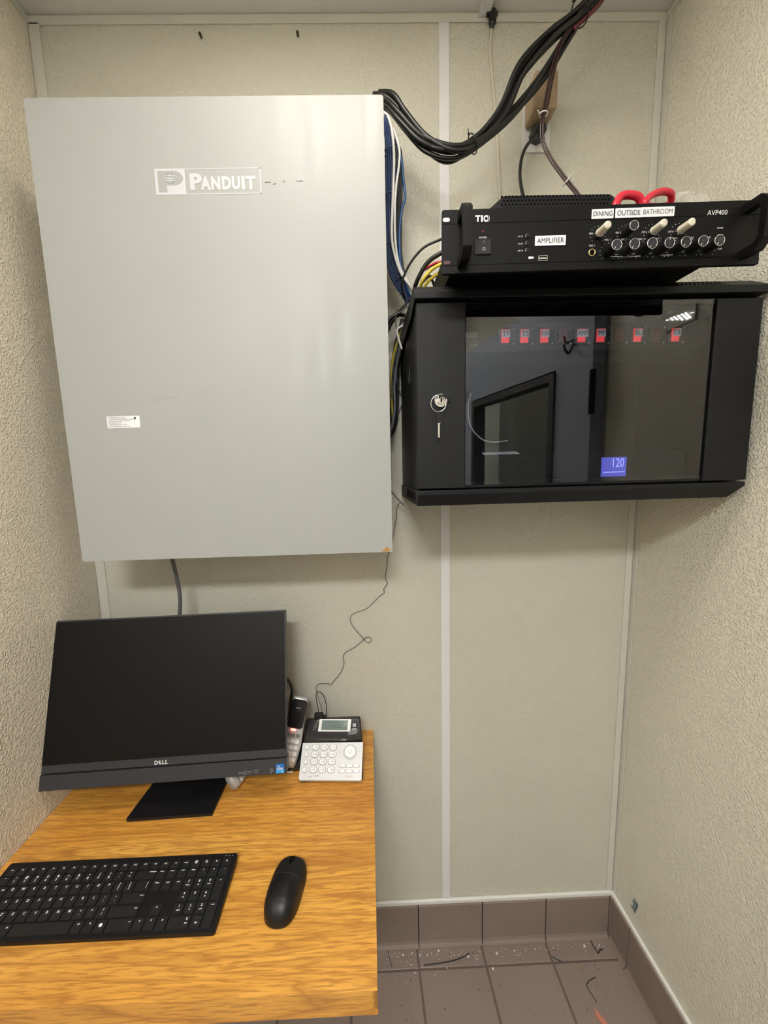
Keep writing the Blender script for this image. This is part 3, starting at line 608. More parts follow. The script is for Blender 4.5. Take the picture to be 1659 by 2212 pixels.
b = B(); b.box(1.17, 1.175, -.33, -.18, ZA+.002, ZA+.010, CHROME); b.box(1.178, 1.183, -.33, -.19, ZA+.002, ZA+.010, CHROME); b.out('blade', t, world=True)
# crumpled bag
pb = [at(x_, y_, 1, -.30) for x_, y_ in ((1440, 450), (1480, 400), (1530, 412), (1566, 450))]
b = B(); nx, ny = 22, 12; grid = []
xa, xb = pb[0].x, pb[3].x; zt = pb[1].z
for j in range(ny+1):
    for i in range(nx+1):
        u, v = i/nx, j/ny
        hgt = (zt-ZA)*max(0, min(u/.28, 1, (1-u)/.62+.12))*math.sin(math.pi*min(1, v*1.0))**.7
        x_ = xa+(xb-xa)*u; y_ = -.345+.15*v
        grid.append((x_+rnd.uniform(-.003, .003), y_+rnd.uniform(-.004, .004), ZA+.001+max(0, hgt+rnd.uniform(-.004, .004))))
b.poly(grid, [(j*(nx+1)+i, j*(nx+1)+i+1, (j+1)*(nx+1)+i+1, (j+1)*(nx+1)+i) for j in range(ny) for i in range(nx)], mat('bag_film', (.75, .73, .68), .25, alpha=.35)); tag(b.out('plastic_bag'), 'crumpled clear plastic bag on the right end of the amplifier', 'bag')
# ------------------------------------------------------------------ outlet, adapter, plug
p0, p1 = at(1128, 333, 1, 0), at(1187, 224, 1, 0)
pc = ((p0.x+p1.x)/2, (p0.z+p1.z)/2)
t = thing('wall_outlet', 'white wall outlet plate half hidden by a tan adapter', 'outlet', (pc[0], -.003, p0.z))
b = B(); b.prism(rrect(p0.x, p1.x, p0.z, p0.z+.118, .004), 'xz', -.006, -.0004, WHITEP); b.out('plate', t, world=True, bevel=.002)
b = B()
for k in (.033, .078):
    b.prism([(pc[0]+.017*math.cos(a*.31416), p0.z+k+min(.0135, max(-.0135, .017*math.sin(a*.31416)))) for a in range(20)], 'xz', -.0085, -.006, WHITEP)
b.out('socket', t, world=True)
t = thing('power_adapter', 'tan plug-in power adapter on the upper outlet socket', 'adapter', (pc[0]+.008, -.035, at(1170, 262, 1, -.06).z))
zb0 = at(1178, 231, 1, -.066).z; zt0 = at(1183, 150, 1, -.066).z
xc = at(1181, 190, 1, -.066).x
b = B(); b.box(xc-.026, xc+.026, -.066, -.0105, zb0, zt0, BEIGE); b.out('case', t, world=True, bevel=.004, seg=3)
b = B(); b.box(xc-.018, xc+.018, -.0664, -.0661, zb0+.02, zt0-.02, mat('adapter_panel', (.46, .34, .22), .4)); b.out('faceplate', t, world=True)
pp = at(1163, 290, 1, -.02)
t = thing('power_plug', 'black mains plug in the lower outlet socket with its cord', 'plug', (pp.x, -.025, pp.z-.02))
b = B(); b.cyl((pp.x, -.009, pp.z+.004), (pp.x-.003, -.036, pp.z-.002), .018, .015, CABK, 8); b.cyl((pp.x-.004, -.030, pp.z-.004), (pp.x-.012, -.048, pp.z-.020), .010, .006, CABK, 12); b.out('plug_head', t, world=True, bevel=.002)
cp = [Vector((pp.x-.010, -.045, pp.z-.015))]+[at(*p) for p in ((1140, 312, 1, -.06), (1128, 338, 1, -.07), (1123, 375, 1, -.09), (1127, 410, 1, -.12))]; cp.append(cp[-1]+Vector((.004, -.02, -.05)))
b = B(); b.tube(spline(cp), .0036, CABK, 8); b.out('cord', t, world=True)
# ------------------------------------------------------------------ wall screws
for px, py, lb in ((435, 81, 'rusty screw in the back wall nearer the left corner'), (644, 78, 'rusty screw in the back wall nearer the centre strip')):
    p = at(px, py, 1, 0); b = B(); b.cyl((p.x, 0, p.z), (p.x, -.008, p.z-.001), .0022, .0026, mat('rusty_steel', (.05, .03, .02), .6, .5), 12); b.cyl((p.x, -.008, p.z-.001), (p.x, -.0105, p.z-.0012), .0036, .003, mat('rusty_head', (.07, .045, .03), .6, .5), 12)
    tag(b.out('wall_screw'), lb, 'screw', 'screws in the top of the back wall')
# ------------------------------------------------------------------ cables: the big black bundle
GB = 'black cables of the thick hanging bundle'
A_ = [(1335, -95), (1285, -10), (1248, 30), (1188, 82), (1126, 158), (1084, 245), (1030, 302), (972, 326), (915, 300), (868, 250), (838, 220), (812, 212)]
Bp = [(1345, -90), (1296, -5), (1258, 32), (1222, 82), (1172, 165), (1118, 235), (1056, 292), (985, 330), (918, 312), (868, 264), (838, 232), (812, 222)]
desc = ['topmost black cable of the thick hanging bundle', 'black cable at the back of the thick bundle, second from its top', 'black cable in the upper strand of the bundle, facing the room', 'black cable in the upper strand of the bundle, against the wall side', 'black cable in the middle of the bundle where it sags', 'black cable along the underside of the upper strand', 'black cable on top of the lower strand of the bundle', 'black cable in the middle of the lower strand', 'lowest black cable of the thick hanging bundle']
for i in range(9):
    S = A_ if i < 6 else Bp; pts = []
    a0 = i*2*math.pi/6 if i < 6 else (i-6)*2*math.pi/3+.5
    for k, (px, py) in enumerate(S):
        dep = (-.15, -.145, -.14, -.13, -.125, -.12, -.12, -.12, -.12, -.115, -.11, -.10)[k]
        p = at(px, py, 1, dep); rr = (.0105 if i < 6 else .0075)*(1+.35*math.sin(k*1.7+i)); a = a0+.35*k
        pts.append(p+Vector((math.cos(a)*rr*.8, math.sin(a*1.3+i)*rr, math.sin(a)*rr*.8)))
    cable('cable', desc[i], 'cable', pts, .0048 if i % 3 else .0054, CABK, GB, k=6, raw=True)
cable('cable', 'black cable sagging lowest below the hanging bundle', 'cable', [(1100, 235, -.12), (1060, 288, -.12), (1010, 330, -.12), (965, 342, -.12), (915, 325, -.12), (872, 278, -.115), (840, 240, -.11), (815, 235, -.1)], .0038, CABK)
cable('cable', 'dark red cable at the very top of the hanging bundle', 'cable', [(1350, -70, -.15), (1300, 2, -.155), (1270, 35, -.15), (1240, 62, -.145)], .0035, mat('dark_red_cable', (.10, .012, .02), .35))
def tie(px, py, dep, r, ang, label, m=CABK, tail=True):
    c_ = at(px, py, 1, dep); u = (rgt*math.cos(ang)+upv*math.sin(ang)); w = u.cross(Vector((0, 1, 0))).normalized(); v = Vector((0, 1, 0))
    b = B(); b.tube([c_+(w*math.cos(k*.3927)+v*math.sin(k*.3927))*r for k in range(16)], .0013, m, 6, closed=True)
    hp = c_+w*r*1.05-v*.002; b.tube([hp, hp+w*.003], .0022, m, 6)
    if tail: b.tube([hp, hp+w*.008-v*.006], .0009, m, 5)
    tag(b.out('cable_tie'), label, 'cable tie')
tie(1021, 311, -.12, .0175, R(30), 'black cable tie round the sag of the thick bundle')
tie(1252, 28, -.147, .021, R(40), 'black cable tie round the top of the thick bundle')
CP = [(1290, -40), (1262, 10), (1245, 45), (1212, 95), (1192, 165), (1180, 225), (1173, 255), (1173, 300), (1190, 340), (1222, 385), (1250, 420), (1262, 445)]
for i in range(4):
    pts = []
    for k, (px, py) in enumerate(CP):
        o_ = (i-1.5)*(.0031 if k in (0, 1, 6, 7, 8, 9, 10) else .0042); p = at(px, py, 1, (-.15, -.148, -.145, -.14, -.14, -.145, -.15, -.15, -.16, -.18, -.20, -.21)[k])
        pts.append(p+Vector((o_*.8, (i % 2)*.004, o_*.4)))
    cable('speaker_wire', ['leftmost', 'second from left', 'third from left', 'rightmost'][i]+' dark speaker wire of the four dropping behind the dark box', 'wire', pts, .0017, (CABP, CABK, CABP, CABK)[i], 'speaker wires dropping to the amplifier', k=6, raw=True)
tie(1174, 247, -.15, .0078, R(88), 'white cable tie round the speaker wires near the adapter', CABW)
tie(1224, 392, -.183, .0078, R(-42), 'white cable tie round the speaker wires just above the dark box', CABW)
# cream cord with its black inline plug
cable('cord', 'cream cord hanging straight down the back wall behind the amplifier', 'cord', [(1070, -6, -.004), (1064, 40, -.006), (1059, 100, -.006), (1063, 170, -.006), (1070, 240, -.006), (1075, 320, -.006), (1078, 390, -.007), (1081, 440, -.01), (1084, 520, -.02)], .0027, CABC)
pd = at(1063, 40, 1, -.008)
b = B(); b.cyl((pd.x, -.009, pd.z+.012), (pd.x+.001, -.009, pd.z-.010), .0095, .0085, CABK, 8); b.cyl((pd.x, -.009, pd.z-.010), (pd.x, -.008, pd.z-.019), .0075, .004, CABK, 8); b.box(pd.x-.014, pd.x+.012, -.014, -.006, pd.z+.003, pd.z+.010, CABK); tag(b.out('inline_plug', bevel=.0015), 'small black connector on the cream cord just under the ceiling', 'connector')
# ------------------------------------------------------------------ blue bundle right of the grey cabinet
GBL = 'blue network cables beside the grey cabinet'
for i in range(8):
    o_ = i*3.4
    pts = [(826+o_*.3, 262-i*2, -.14), (834+o_*.55, 300, -.13), (835+o_*.72, 360, -.12), (836+o_*.70, 450, -.11), (837+o_*.62, 540, -.10), (843+o_*.62, 590, -.095), (858+o_*.62, 620, -.09), (874+o_*.45, 645, -.085), (884+o_*.3, 675, -.08)]
    cable('network_cable', ['leftmost', 'second', 'third', 'fourth', 'fifth', 'sixth', 'seventh', 'eighth'][i]+(' of the' if i == 0 else ' from left of the')+' dark blue network cables beside the grey cabinet', 'cable', [(p[0], p[1], p[2]+(i % 2)*.008) for p in pts], .0031, BLUE, GBL, k=5)
for k, (px, py, r_) in enumerate(((845, 329, .016), (845, 425, .015), (846, 531, .014), (862, 603, .013))):
    tie(px, py, (-.121, -.111, -.102, -.09)[k], r_, R(95 if k < 3 else -50), ('uppermost', 'second highest', 'third highest', 'lowest')[k]+' cable tie round the blue network cables', TIE, False)
cable('network_cable', 'single brighter blue cable bowing out to the right of the blue bundle', 'cable', [(856, 300, -.10), (867, 345, -.10), (871, 385, -.10), (875, 425, -.10), (868, 455, -.10), (863, 500, -.10), (864, 560, -.10), (872, 600, -.10), (886, 640, -.09)], .0029, BLUE2)
cable('cable', 'white cable curving down over the blue bundle, nearer the cabinet', 'cable', [(826, 242, -.14), (838, 252, -.14), (847, 285, -.14), (851, 340, -.135), (849, 420, -.13), (846, 500, -.125), (851, 545, -.12), (866, 590, -.115), (888, 622, -.11), (896, 650, -.09)], .0028, CABW)
cable('cable', 'white cable looping out over the blue bundle, farther from the cabinet', 'cable', [(828, 268, -.12), (848, 278, -.13), (862, 320, -.13), (862, 355, -.13), (856, 400, -.13), (853, 450, -.13), (854, 520, -.122), (863, 575, -.116), (884, 615, -.11), (894, 645, -.09)], .0025, CABW)
for i in range(4):
    cable('cable', ['leftmost', 'second from left', 'third from left', 'rightmost'][i]+' of the black cables between the white ones and the bright blue one', 'cable', [(846+i*2, 290+i*6, -.10), (857+i*3, 330, -.095), (858+i*3, 400, -.09), (857+i*3, 470, -.085), (858+i*2.6, 540, -.08), (866+i*3, 600, -.08), (886+i*2, 660, -.07)], .003, CABK, 'black cables beside the blue bundle', k=5)
cable('cable', 'thin black cable arching from the amplifier to the blue bundle', 'cable', [(985, 505, -.22), (950, 518, -.20), (915, 535, -.19), (888, 566, -.18), (871, 600, -.17), (868, 622, -.16), (876, 648, -.13)], .0024, CABK)
cable('cable', 'thick black cable arching from the amplifier down behind the rack corner', 'cable', [(990, 528, -.22), (950, 548, -.21), (925, 566, -.20), (908, 592, -.19), (896, 622, -.17), (892, 655, -.12)], .0046, CABK)
cable('cable', 'short black cable crossing under the yellow ones beside the amplifier', 'cable', [(895, 640, -.15), (912, 612, -.15), (928, 596, -.15), (934, 606, -.15), (940, 625, -.14)], .0026, CABK)
cable('cable', 'upper yellow cable between the amplifier and the rack top', 'cable', [(985, 562, -.22), (950, 572, -.21), (930, 585, -.20), (914, 605, -.19), (904, 632, -.16)], .0033, CABY)
cable('cable', 'lower yellow cable between the amplifier and the rack top', 'cable', [(985, 580, -.22), (948, 591, -.20), (930, 603, -.19), (918, 618, -.18), (910, 640, -.16)], .0032, CABY)
cable('cable', 'pink red cable just above the upper yellow one beside the amplifier', 'cable', [(985, 563, -.20), (948, 567, -.18), (932, 573, -.18), (918, 582, -.17)], .003, CABR)
# tangle lower in the gap
cable('cable', 'black cable arching out from behind the cabinet beside the rack top', 'cable', [(826, 720, -.10), (842, 690, -.10), (858, 678, -.10), (872, 664, -.09), (884, 650, -.085)], .0042, CABK)
cable('cable', 'second black cable looping from behind the cabinet toward the rack side', 'cable', [(826, 745, -.09), (842, 705, -.08), (858, 682, -.08), (875, 682, -.075), (888, 690, -.06)], .004, CABK)
cable('cable', 'thin grey wire hooked between the two black loops beside the rack', 'cable', [(884, 655, -.10), (868, 672, -.105), (856, 680, -.105), (855, 700, -.10), (860, 740, -.09), (848, 800, -.08), (846, 860, -.07)], .0014, GREYCAB)
cable('cable', 'white cable dropping down the rack side from the bundle', 'cable', [(892, 640, -.12), (882, 665, -.12), (872, 700, -.12), (858, 715, -.115), (868, 755, -.11)], .0024, CABW)
cable('cable', 'yellow cable dropping behind the rack side', 'cable', [(884, 670, -.08), (874, 700, -.06), (862, 730, -.05), (848, 780, -.04), (846, 850, -.04), (850, 920, -.04)], .003, CABY)
cable('cable', 'grey cable running down the gap beside the cabinet edge', 'cable', [(872, 720, -.07), (860, 770, -.07), (852, 830, -.07), (853, 880, -.07), (846, 930, -.07)], .0034, mat('slate_cable', (.12, .13, .16), .5))
cable('cable', 'thin black wire bending sharply in the gap beside the rack side', 'cable', [(880, 720, -.10), (862, 770, -.10), (857, 820, -.10), (868, 862, -.10), (866, 880, -.10), (856, 905, -.10), (846, 935, -.09)], .0014, CABK)
for i in range(4):
    cable('cable', ['leftmost', 'second from left', 'third from left', 'rightmost'][i]+' black cable deep in the gap behind the rack side', 'cable', [(874-i*2, 690, -.03), (858-i*2+i*3, 730, -.025), (847+i*4, 790, -.02), (846+i*4.5, 850, -.02), (844+i*3.4, 905+i*4, -.02), (838, 950, -.02)], .0036, CABK, 'black cables deep in the gap', k=5)
cable('wire', 'stub of grey wire poking out from behind the cabinet below the rack corner', 'wire', [(840, 1056, -.03), (850, 1067, -.035), (862, 1081, -.04), (873, 1092, -.045)], .0019, PHW)
# thin phone wire
W1 = [(864, 1086, -.02), (857, 1098, -.012), (856, 1120, -.006), (852, 1140, -.006), (848, 1165, -.006), (845, 1185, -.005), (838, 1200, -.005), (836, 1222, -.004), (832, 1248, -.003), (837, 1260, -.003), (829, 1272, -.003), (830, 1281, -.003), (820, 1288, -.003), (804, 1304, -.003), (790, 1316, -.003), (772, 1322, -.003), (759, 1330, -.003), (757, 1342, -.003), (766, 1358, -.003), (779, 1373, -.003), (789, 1385, -.004), (797, 1388, -.006), (802, 1383, -.007), (799, 1377, -.006), (791, 1377, -.005), (780, 1387, -.003), (765, 1399, -.003), (747, 1409, -.003), (741, 1418, -.003), (743, 1430, -.003), (741, 1443, -.003), (733, 1458, -.003), (722, 1470, -.003), (715, 1479, -.004), (711, 1477, -.006), (690, 1477, -.012), (684, 1482, -.02), (683, 1492, -.03), (688, 1508, -.045), (694, 1530, -.058), (697, 1545, -.062)]
cable('telephone_wire', 'thin kinked grey wire running down the back wall to the telephone', 'wire', W1, .0011, PHW, k=4, n=6)
cable('telephone_wire', 'thin black wire looping out of the back of the telephone', 'wire', [(689, 1540, -.06), (684, 1515, -.055), (683, 1500, -.05), (690, 1494, -.05), (700, 1505, -.05), (705, 1525, -.055), (705, 1545, -.06)], .0012, CABK, n=6)
# grey cord under the cabinet
cable('mains_lead', 'thick dark grey cord hanging from the cabinet down behind the monitor', 'cord', [(368, 1190, -.12), (373, 1212, -.12), (380, 1240, -.10), (387, 1275, -.09), (389, 1300, -.09), (388, 1335, -.09), (386, 1420, -.09), (380, 1560, -.08)], .0048, GREYCAB)
cable('mains_lead', 'short black cord curving out from behind the right edge of the monitor', 'cord', [(590, 1455, -.10), (615, 1462, -.09), (626, 1475, -.085), (631, 1492, -.085), (627, 1520, -.085), (625, 1560, -.085)], .0042, CABK)
# ------------------------------------------------------------------ monitor
t = thing('monitor', 'black computer monitor with a blank screen standing on the desk', 'monitor', (.258, -.2257, DZ))
PV = Matrix.Translation((.2579, -.2457, .8004)) @ Matrix.Rotation(R(2.5), 4, 'Z') @ Matrix.Rotation(R(-17.4), 4, 'X')
MW, MH = .27, .3588
def mp(px, py): p = onplane(px, py, PV); return p.x, p.z
zc1 = (mp(90, 1672)[1]+mp(600, 1639)[1])/2     # gap between screen unit and chin bar
zs = (mp(100, 1652)[1]+mp(600, 1620)[1])/2
b = B(PV); b.prism(rrect(-MW, MW, zc1+.0015, MH, .003), 'xz', .0006, .014, MON); b.prism(rrect(-MW+.012, MW-.012, .05, MH-.02, .02), 'xz', .014, .045, MON); b.out('housing', t, world=True, bevel=.001)
b = B(PV); b.box(-MW+.0025, MW-.0025, -.0002, .0004, zs, MH-.003, SCREEN); tag(b.out('screen', t, world=True), 'blank matte screen')
b = B(PV); b.prism(rrect(-MW, MW, 0, zc1-.001, .002), 'xz', -.002, .03, MON); ch_ = b.out('chin_bar', t, world=True, bevel=.001)
x_, z_ = mp(349, 1646.5); b = B(PV)
mp_ = .00104
for c_, dx in (('D', -10.5), ('L', 4.5), ('L', 10.8)): b.text(c_, 8*mp_/.73, x_+dx*mp_, -.0006, z_, WHITE, bold=.02, wid=(7.5 if c_ == 'D' else 5)*mp_)
b.text('E', 7.6*mp_/.73, x_-2.8*mp_, -.0006, z_, WHITE, rot=FRONT @ Matrix.Rotation(R(30), 4, 'Z'), bold=.015); tag(b.out('logo', t, world=True), 'small white maker lettering')
b = B(PV); sx0, sz0 = mp(596.5, 1669.5); sx1, sz1 = mp(614, 1648.5)
STB = mat('sticker_blue', (.01, .14, .48), .35); STL = mat('sticker_light_blue', (.02, .35, .75), .35)
b.box(sx0, sx1, -.0026, -.0021, sz0, sz1, STB); b.box(sx0+.0, sx1-.0, -.0028, -.0025, sz0, sz0+.006, STL); cx_ = (sx0+sx1)/2; b.text('intel', .0055, cx_-.003, -.0029, sz1-.0045, WHITE, wid=.007); b.text('CORE', .0062, cx_, -.0029, (sz0+sz1)/2-.0005, WHITE, wid=.0145, bold=.02); b.text('i5', .0045, cx_+.005, -.003, sz0+.003, WHITE)
tag(b.out('sticker', ch_, world=True), 'small blue processor sticker')
b = B(PV)
x_, z_ = mp(530, 1668); b.prism(rrect(x_-.014, x_+.014, z_-.0013, z_+.0013, .0012), 'xz', -.0024, -.0019, GREYD); b.prism(rrect(x_-.0128, x_+.0128, z_-.0007, z_+.0007, .0006), 'xz', -.0026, -.0023, BLACKMAT)
b.box(x_-.001, x_+.001, -.0025, -.0019, z_+.003, z_+.0042, GREYD); b.box(x_-.001, x_+.001, -.0025, -.0019, z_-.005, z_-.0036, GREYD)
x_, z_ = mp(553.5, 1665.5); b.tube([(x_+q[0], -.0022, z_+q[1]) for q in ((-.005, .003), (.005, .003), (.004, -.001), (.0015, -.0025), (-.0015, -.0025), (-.004, -.001))], .0004, GREYD, 4, closed=True)
x_, z_ = mp(587, 1663.5); b.tube([(x_+.0035*math.cos(k*.5236), -.0022, z_+.0035*math.sin(k*.5236)) for k in range(12)], .0004, GREYD, 4, closed=True); b.box(x_-.0003, x_+.0003, -.0024, -.002, z_, z_+.003, GREYD)
b.tube([(x_-.0005, -.0022, z_-.0035), (x_-.0005, -.0022, z_-.006)], .0004, GREYD, 4)
b.out('port_markings', ch_, world=True)
b = B(); bp_ = [at(272, 1770, 2, DZ+.007), at(458, 1757, 2, DZ+.007)]
fx0, fx1, fy = bp_[0].x, bp_[1].x, (bp_[0].y+bp_[1].y)/2
b.prism([(fx0, bp_[0].y), (fx1, bp_[1].y), (fx1+.004, bp_[1].y+.19), (fx0+.012, bp_[0].y+.19)], 'xy', DZ+.0005, DZ+.0075, BLACK); b.out('stand_base', t, world=True, bevel=.002)
b = B(); b.prism([(-.115, DZ+.0075), (-.085, DZ+.0075), (-.075, DZ+.20), (-.10, DZ+.20)], 'yz', .23, .30, BLACK); b.cyl((.265, -.09, DZ+.17), (.265, -.135, DZ+.185), .03, .03, BLACK); b.out('stand_neck', t, world=True, bevel=.003)
# ------------------------------------------------------------------ keyboard
KX1, KXW, KYB, KD = .4558, .431, -.3655, .1235
kt = math.atan2(.009, KD)
t = thing('keyboard', 'black full size keyboard lying along the front of the desk', 'keyboard', (KX1-KXW/2, KYB-KD, DZ), (kt, 0, 0))
KC = mat('key_plastic', (.011, .011, .012), .45, spec=.4); KBM = mat('keyboard_case', (.005, .005, .006), .5, spec=.3); LEG = mat('key_legend', (.85, .86, .86), .5)
b = B(); z0_, z1_ = .0012, .0085
b.prism([(p[0]-KXW/2, p[1]) for p in rrect(0, KXW, 0, KD/math.cos(kt), .004)], 'xy', z0_, z1_, KBM); b.out('case', t, bevel=.0015)
b = B(Matrix.Rotation(-kt, 4, 'X'))
for x_ in (-.18, .18): b.box(x_-.012, x_+.012, KD-.012, KD-.004, .0002, .0108, KBM)
b.out('foot', t)
U = .019; OX = -KXW/2+(KXW-22*U)/2; rows = []
fr_ = ['esc']+['F%d' % i for i in range(1, 13)]+['prt', 'scr', 'brk', 'calc', 'home', '@', 'Q', 'x', 'o']
rows.append((5.1, .62, [(s_, 1, 1) for s_ in fr_]))
rows.append((4, 1, [(s_, 1, 1) for s_ in ['~', '! 1', '@ 2', '# 3', '$ 4', '% 5', '^ 6', '& 7', '* 8', '( 9', ') 0', '_ -', '+ =']]+[('backspace', 2, 1)]+[(s_, 1, 1) for s_ in ['insert', 'home', 'pgup', 'num', '/', '*', '-']]))
rows.append((3, 1, [('tab', 1.5, 1)]+[(s_, 1, 1) for s_ in 'QWERTYUIOP']+[('{ [', 1, 1), ('} ]', 1, 1), ('| \\', 1.5, 1)]+[(s_, 1, 1) for s_ in ['delete', 'end', 'pgdn', '7 home', '8 ^', '9 pgup']]+[('+', 1, 2)]))
rows.append((2, 1, [('caps', 1.75, 1)]+[(s_, 1, 1) for s_ in 'ASDFGHJKL']+[(': ;', 1, 1), ('" \'', 1, 1), ('enter', 2.25, 1)]+[None]*3+[(s_, 1, 1) for s_ in ['4 <', '5', '6 >']]))
rows.append((1, 1, [('shift', 2.25, 1)]+[(s_, 1, 1) for s_ in 'ZXCVBNM']+[('< ,', 1, 1), ('> .', 1, 1), ('? /', 1, 1), ('shift', 2.75, 1)]+[None]+[('^', 1, 1)]+[None]+[(s_, 1, 1) for s_ in ['1 end', '2 v', '3 pgdn']]+[('enter', 1, 2)]))
rows.append((0, 1, [('ctrl', 1.25, 1), ('fn', 1, 1), ('win', 1, 1), ('alt', 1.25, 1), ('', 5.25, 1), ('alt', 1, 1), ('fn', 1, 1), ('copilot', 1, 1), ('ctrl', 2.25, 1)]+[('<', 1, 1), ('v', 1, 1), ('>', 1, 1)]+[('0 ins', 2, 1), ('. del', 1, 1)]))
keys = []
for (ry, hh, ks) in rows:
    x_ = 0
    for k in ks:
        if k is None: x_ += 1; continue
        s_, w, h = k
        xa, xb = OX+(x_)*U+.0008, OX+(x_+w)*U-.0008
        yb_ = .0055+(ry+hh)*U-.0008; ya = .0055+(ry+hh-max(h, hh if h == 1 else h))*U+.0008
        keys.append((xa, xb, ya, yb_, s_)); x_ += w
def keymesh(b, K):
    xa, xb, ya, yb_, s_ = K; zt_ = z1_+.0022; i = .0009
    V = [(xa, ya, z1_-.0003), (xb, ya, z1_-.0003), (xb, yb_, z1_-.0003), (xa, yb_, z1_-.0003), (xa+i, ya+i, zt_), (xb-i, ya+i, zt_), (xb-i, yb_-i*.6, zt_), (xa+i, yb_-i*.6, zt_)]
    b.poly(V, [(0, 1, 5, 4), (1, 2, 6, 5), (2, 3, 7, 6), (3, 0, 4, 7), (4, 5, 6, 7), (3, 2, 1, 0)], KC)
    I4 = Matrix.Identity(4); parts_ = s_.split(' ')
    if s_ == 'copilot':
        b.poly([((xa+xb)/2+.0028*math.cos(q*.5236), (ya+yb_)/2+.001+.0028*math.sin(q*.5236), zt_+.0002) for q in range(12)], [tuple(range(12))], LEG); return
    wide = xb-xa > .022
    for n_, tx in enumerate(parts_):
        if not tx: continue
        sz_ = .0056 if len(tx) == 1 else (.0037 if len(tx) < 4 else .0029)
        cx_ = (xa+xb)/2+(0 if not wide else (xb-xa)*.5-.0065) ; cy_ = yb_-.0045-n_*.0058
        if yb_-ya < .014: cy_ = (ya+yb_)/2+.001
        if not wide and len(tx) > 1: cx_ = (xa+xb)/2
        b.text(tx, sz_, cx_, cy_, zt_+.00015, LEG, rot=I4, bold=.02)
KM = PM[t.name]
def visible(K):
    P_ = KM @ Vector((K[1], K[2], z1_)); d_ = P_-CAM; z_ = d_.dot(fwd); return 829.5+PX+F*d_.dot(rgt)/z_
keys.sort(key=lambda K: -visible(K))
for K in keys[:99]:
    b = B(); keymesh(b, K); o = b.out('key', t)
    if K[4] == '': o['label'] = 'long blank space bar'
b = B()
for K in keys[99:]: keymesh(b, K)
tag(b.out('keys', t), kind='stuff')
b = B(Matrix.Translation((0, 0, 0)))
for k in range(3): b.box(KXW/2-.022+k*.006, KXW/2-.0205+k*.006, KD-.0045, KD-.0035, z1_, z1_+.0002, LEG)
b.out('indicator_marks', t)
# ------------------------------------------------------------------ mouse
mc = Vector((.560, -.4275, DZ))
t = thing('mouse', 'black wireless mouse on the desk right of the keyboard', 'mouse', mc, (0, 0, R(-8)))
def lut(v, T):
    for (a, x), (b_, y) in zip(T, T[1:]):
        if v <= b_: u = (v-a)/(b_-a); u = u*u*(3-2*u)*.4+u*.6; return x+(y-x)*u
    return T[-1][1]
def mouse_ring(v):
    # v 0..1 from tail to nose
    e = abs(2*v-1); w = .0302*(max(0, 1-e**3.2))**.42; h = lut(v, [(0, .026), (.2, .033), (.4, .0355), (.6, .0325), (.8, .027), (1, .021)])*(max(0, 1-e**6))**.5
    return -.057+.114*v, w, h
def mouse_body(b, v0, v1, m, n=20, grow=0):
    rings = []
    for i in range(n+1):
        v = v0+(v1-v0)*i/n; v = v if .12 < v < .88 else v
        y_, w, h = mouse_ring(min(.9995, max(.0005, v))); r_ = []
        for k in range(25):
            a = math.pi*k/24; c_, s_ = math.cos(a), math.sin(a)
            r_.append((-(w+grow)*math.copysign(abs(c_)**.75, c_), y_, .0012+(h+grow)*s_**.7))
        rings.append(r_)
    b.loft(rings, m, True, True, True)
b = B(); mouse_body(b, .0005, .545, BLACK, 40); b.out('palm_shell', t, weld=True)
b = B(); mouse_body(b, .548, .9995, mat('mouse_button_plastic', (.008, .008, .009), .55, spec=.3), 36); b.out('button_shell', t, weld=True)
y_, w, h = mouse_ring(.80)
b = B(); b.cyl((-.0035, y_, h-.0035), (.0035, y_, h-.0035), .0085, .0085, BLACKMAT, 20); b.out('scroll_wheel', t)
b = B(); pts = [(0, mouse_ring(v)[0], .0012+mouse_ring(v)[2]+.0002) for v in (.70, .76, .82, .88, .93, .965)]; b.tube(pts, [.0008, .0022, .0012, .0007, .0006, .0004], BLACKMAT, 6); b.out('button_split', t)
# ------------------------------------------------------------------ telephone
PS = mat('phone_silver', (.66, .67, .68), .35); PK = mat('phone_black', (.012, .012, .014), .15); KEYW = mat('phone_key', (.78, .79, .80), .3); OUTL = mat('phone_key_outline', (.16, .17, .18), .4); LCD = mat('grey_display', (.10, .15, .14), .25)
PP = Matrix.Translation((.6190, -.1895, DZ+.012)) @ Matrix.Rotation(R(-2.5), 4, 'Z') @ Matrix.Rotation(R(-58), 4, 'X')
t = thing('telephone', 'silver and black desk telephone with a keypad in the back right corner of the desk', 'telephone', (.615, -.13, DZ))
def tp(px, py): p = onplane(px, py, PP); return p.x, p.z
c4 = [tp(*q) for q in ((645, 1685), (781, 1686), (784, 1603), (654, 1605))]
b = B(PP); b.prism([(c4[0][0]+.002, c4[0][1]), (c4[1][0]-.002, c4[1][1]), (c4[1][0], c4[1][1]+.004), (c4[2][0], c4[2][1]), (c4[3][0], c4[3][1]), (c4[0][0], c4[0][1]+.004)], 'xz', 0, .009, PS); b.out('keypad_plate', t, world=True, bevel=.003, seg=3)
pw = PP @ Vector((0, 0, (c4[2][1]+c4[3][1])/2)); pf = PP.translation
cxl, cxr = (PP @ Vector((c4[3][0], 0, c4[3][1]))).x, (PP @ Vector((c4[2][0], 0, c4[2][1]))).x
top_y, top_z = pw.y+.045, at(720, 1551, 1, pw.y+.045).z
prof = [(pf.y+.006, DZ+.0008), (pf.y+.010, DZ+.006), (pw.y+.002, pw.z-.007), (pw.y+.004, pw.z+.004), (top_y-.004, top_z-.001), (top_y, top_z), (top_y+.012, top_z-.004), (top_y+.025, DZ+.0008)]
b = B()
V = []
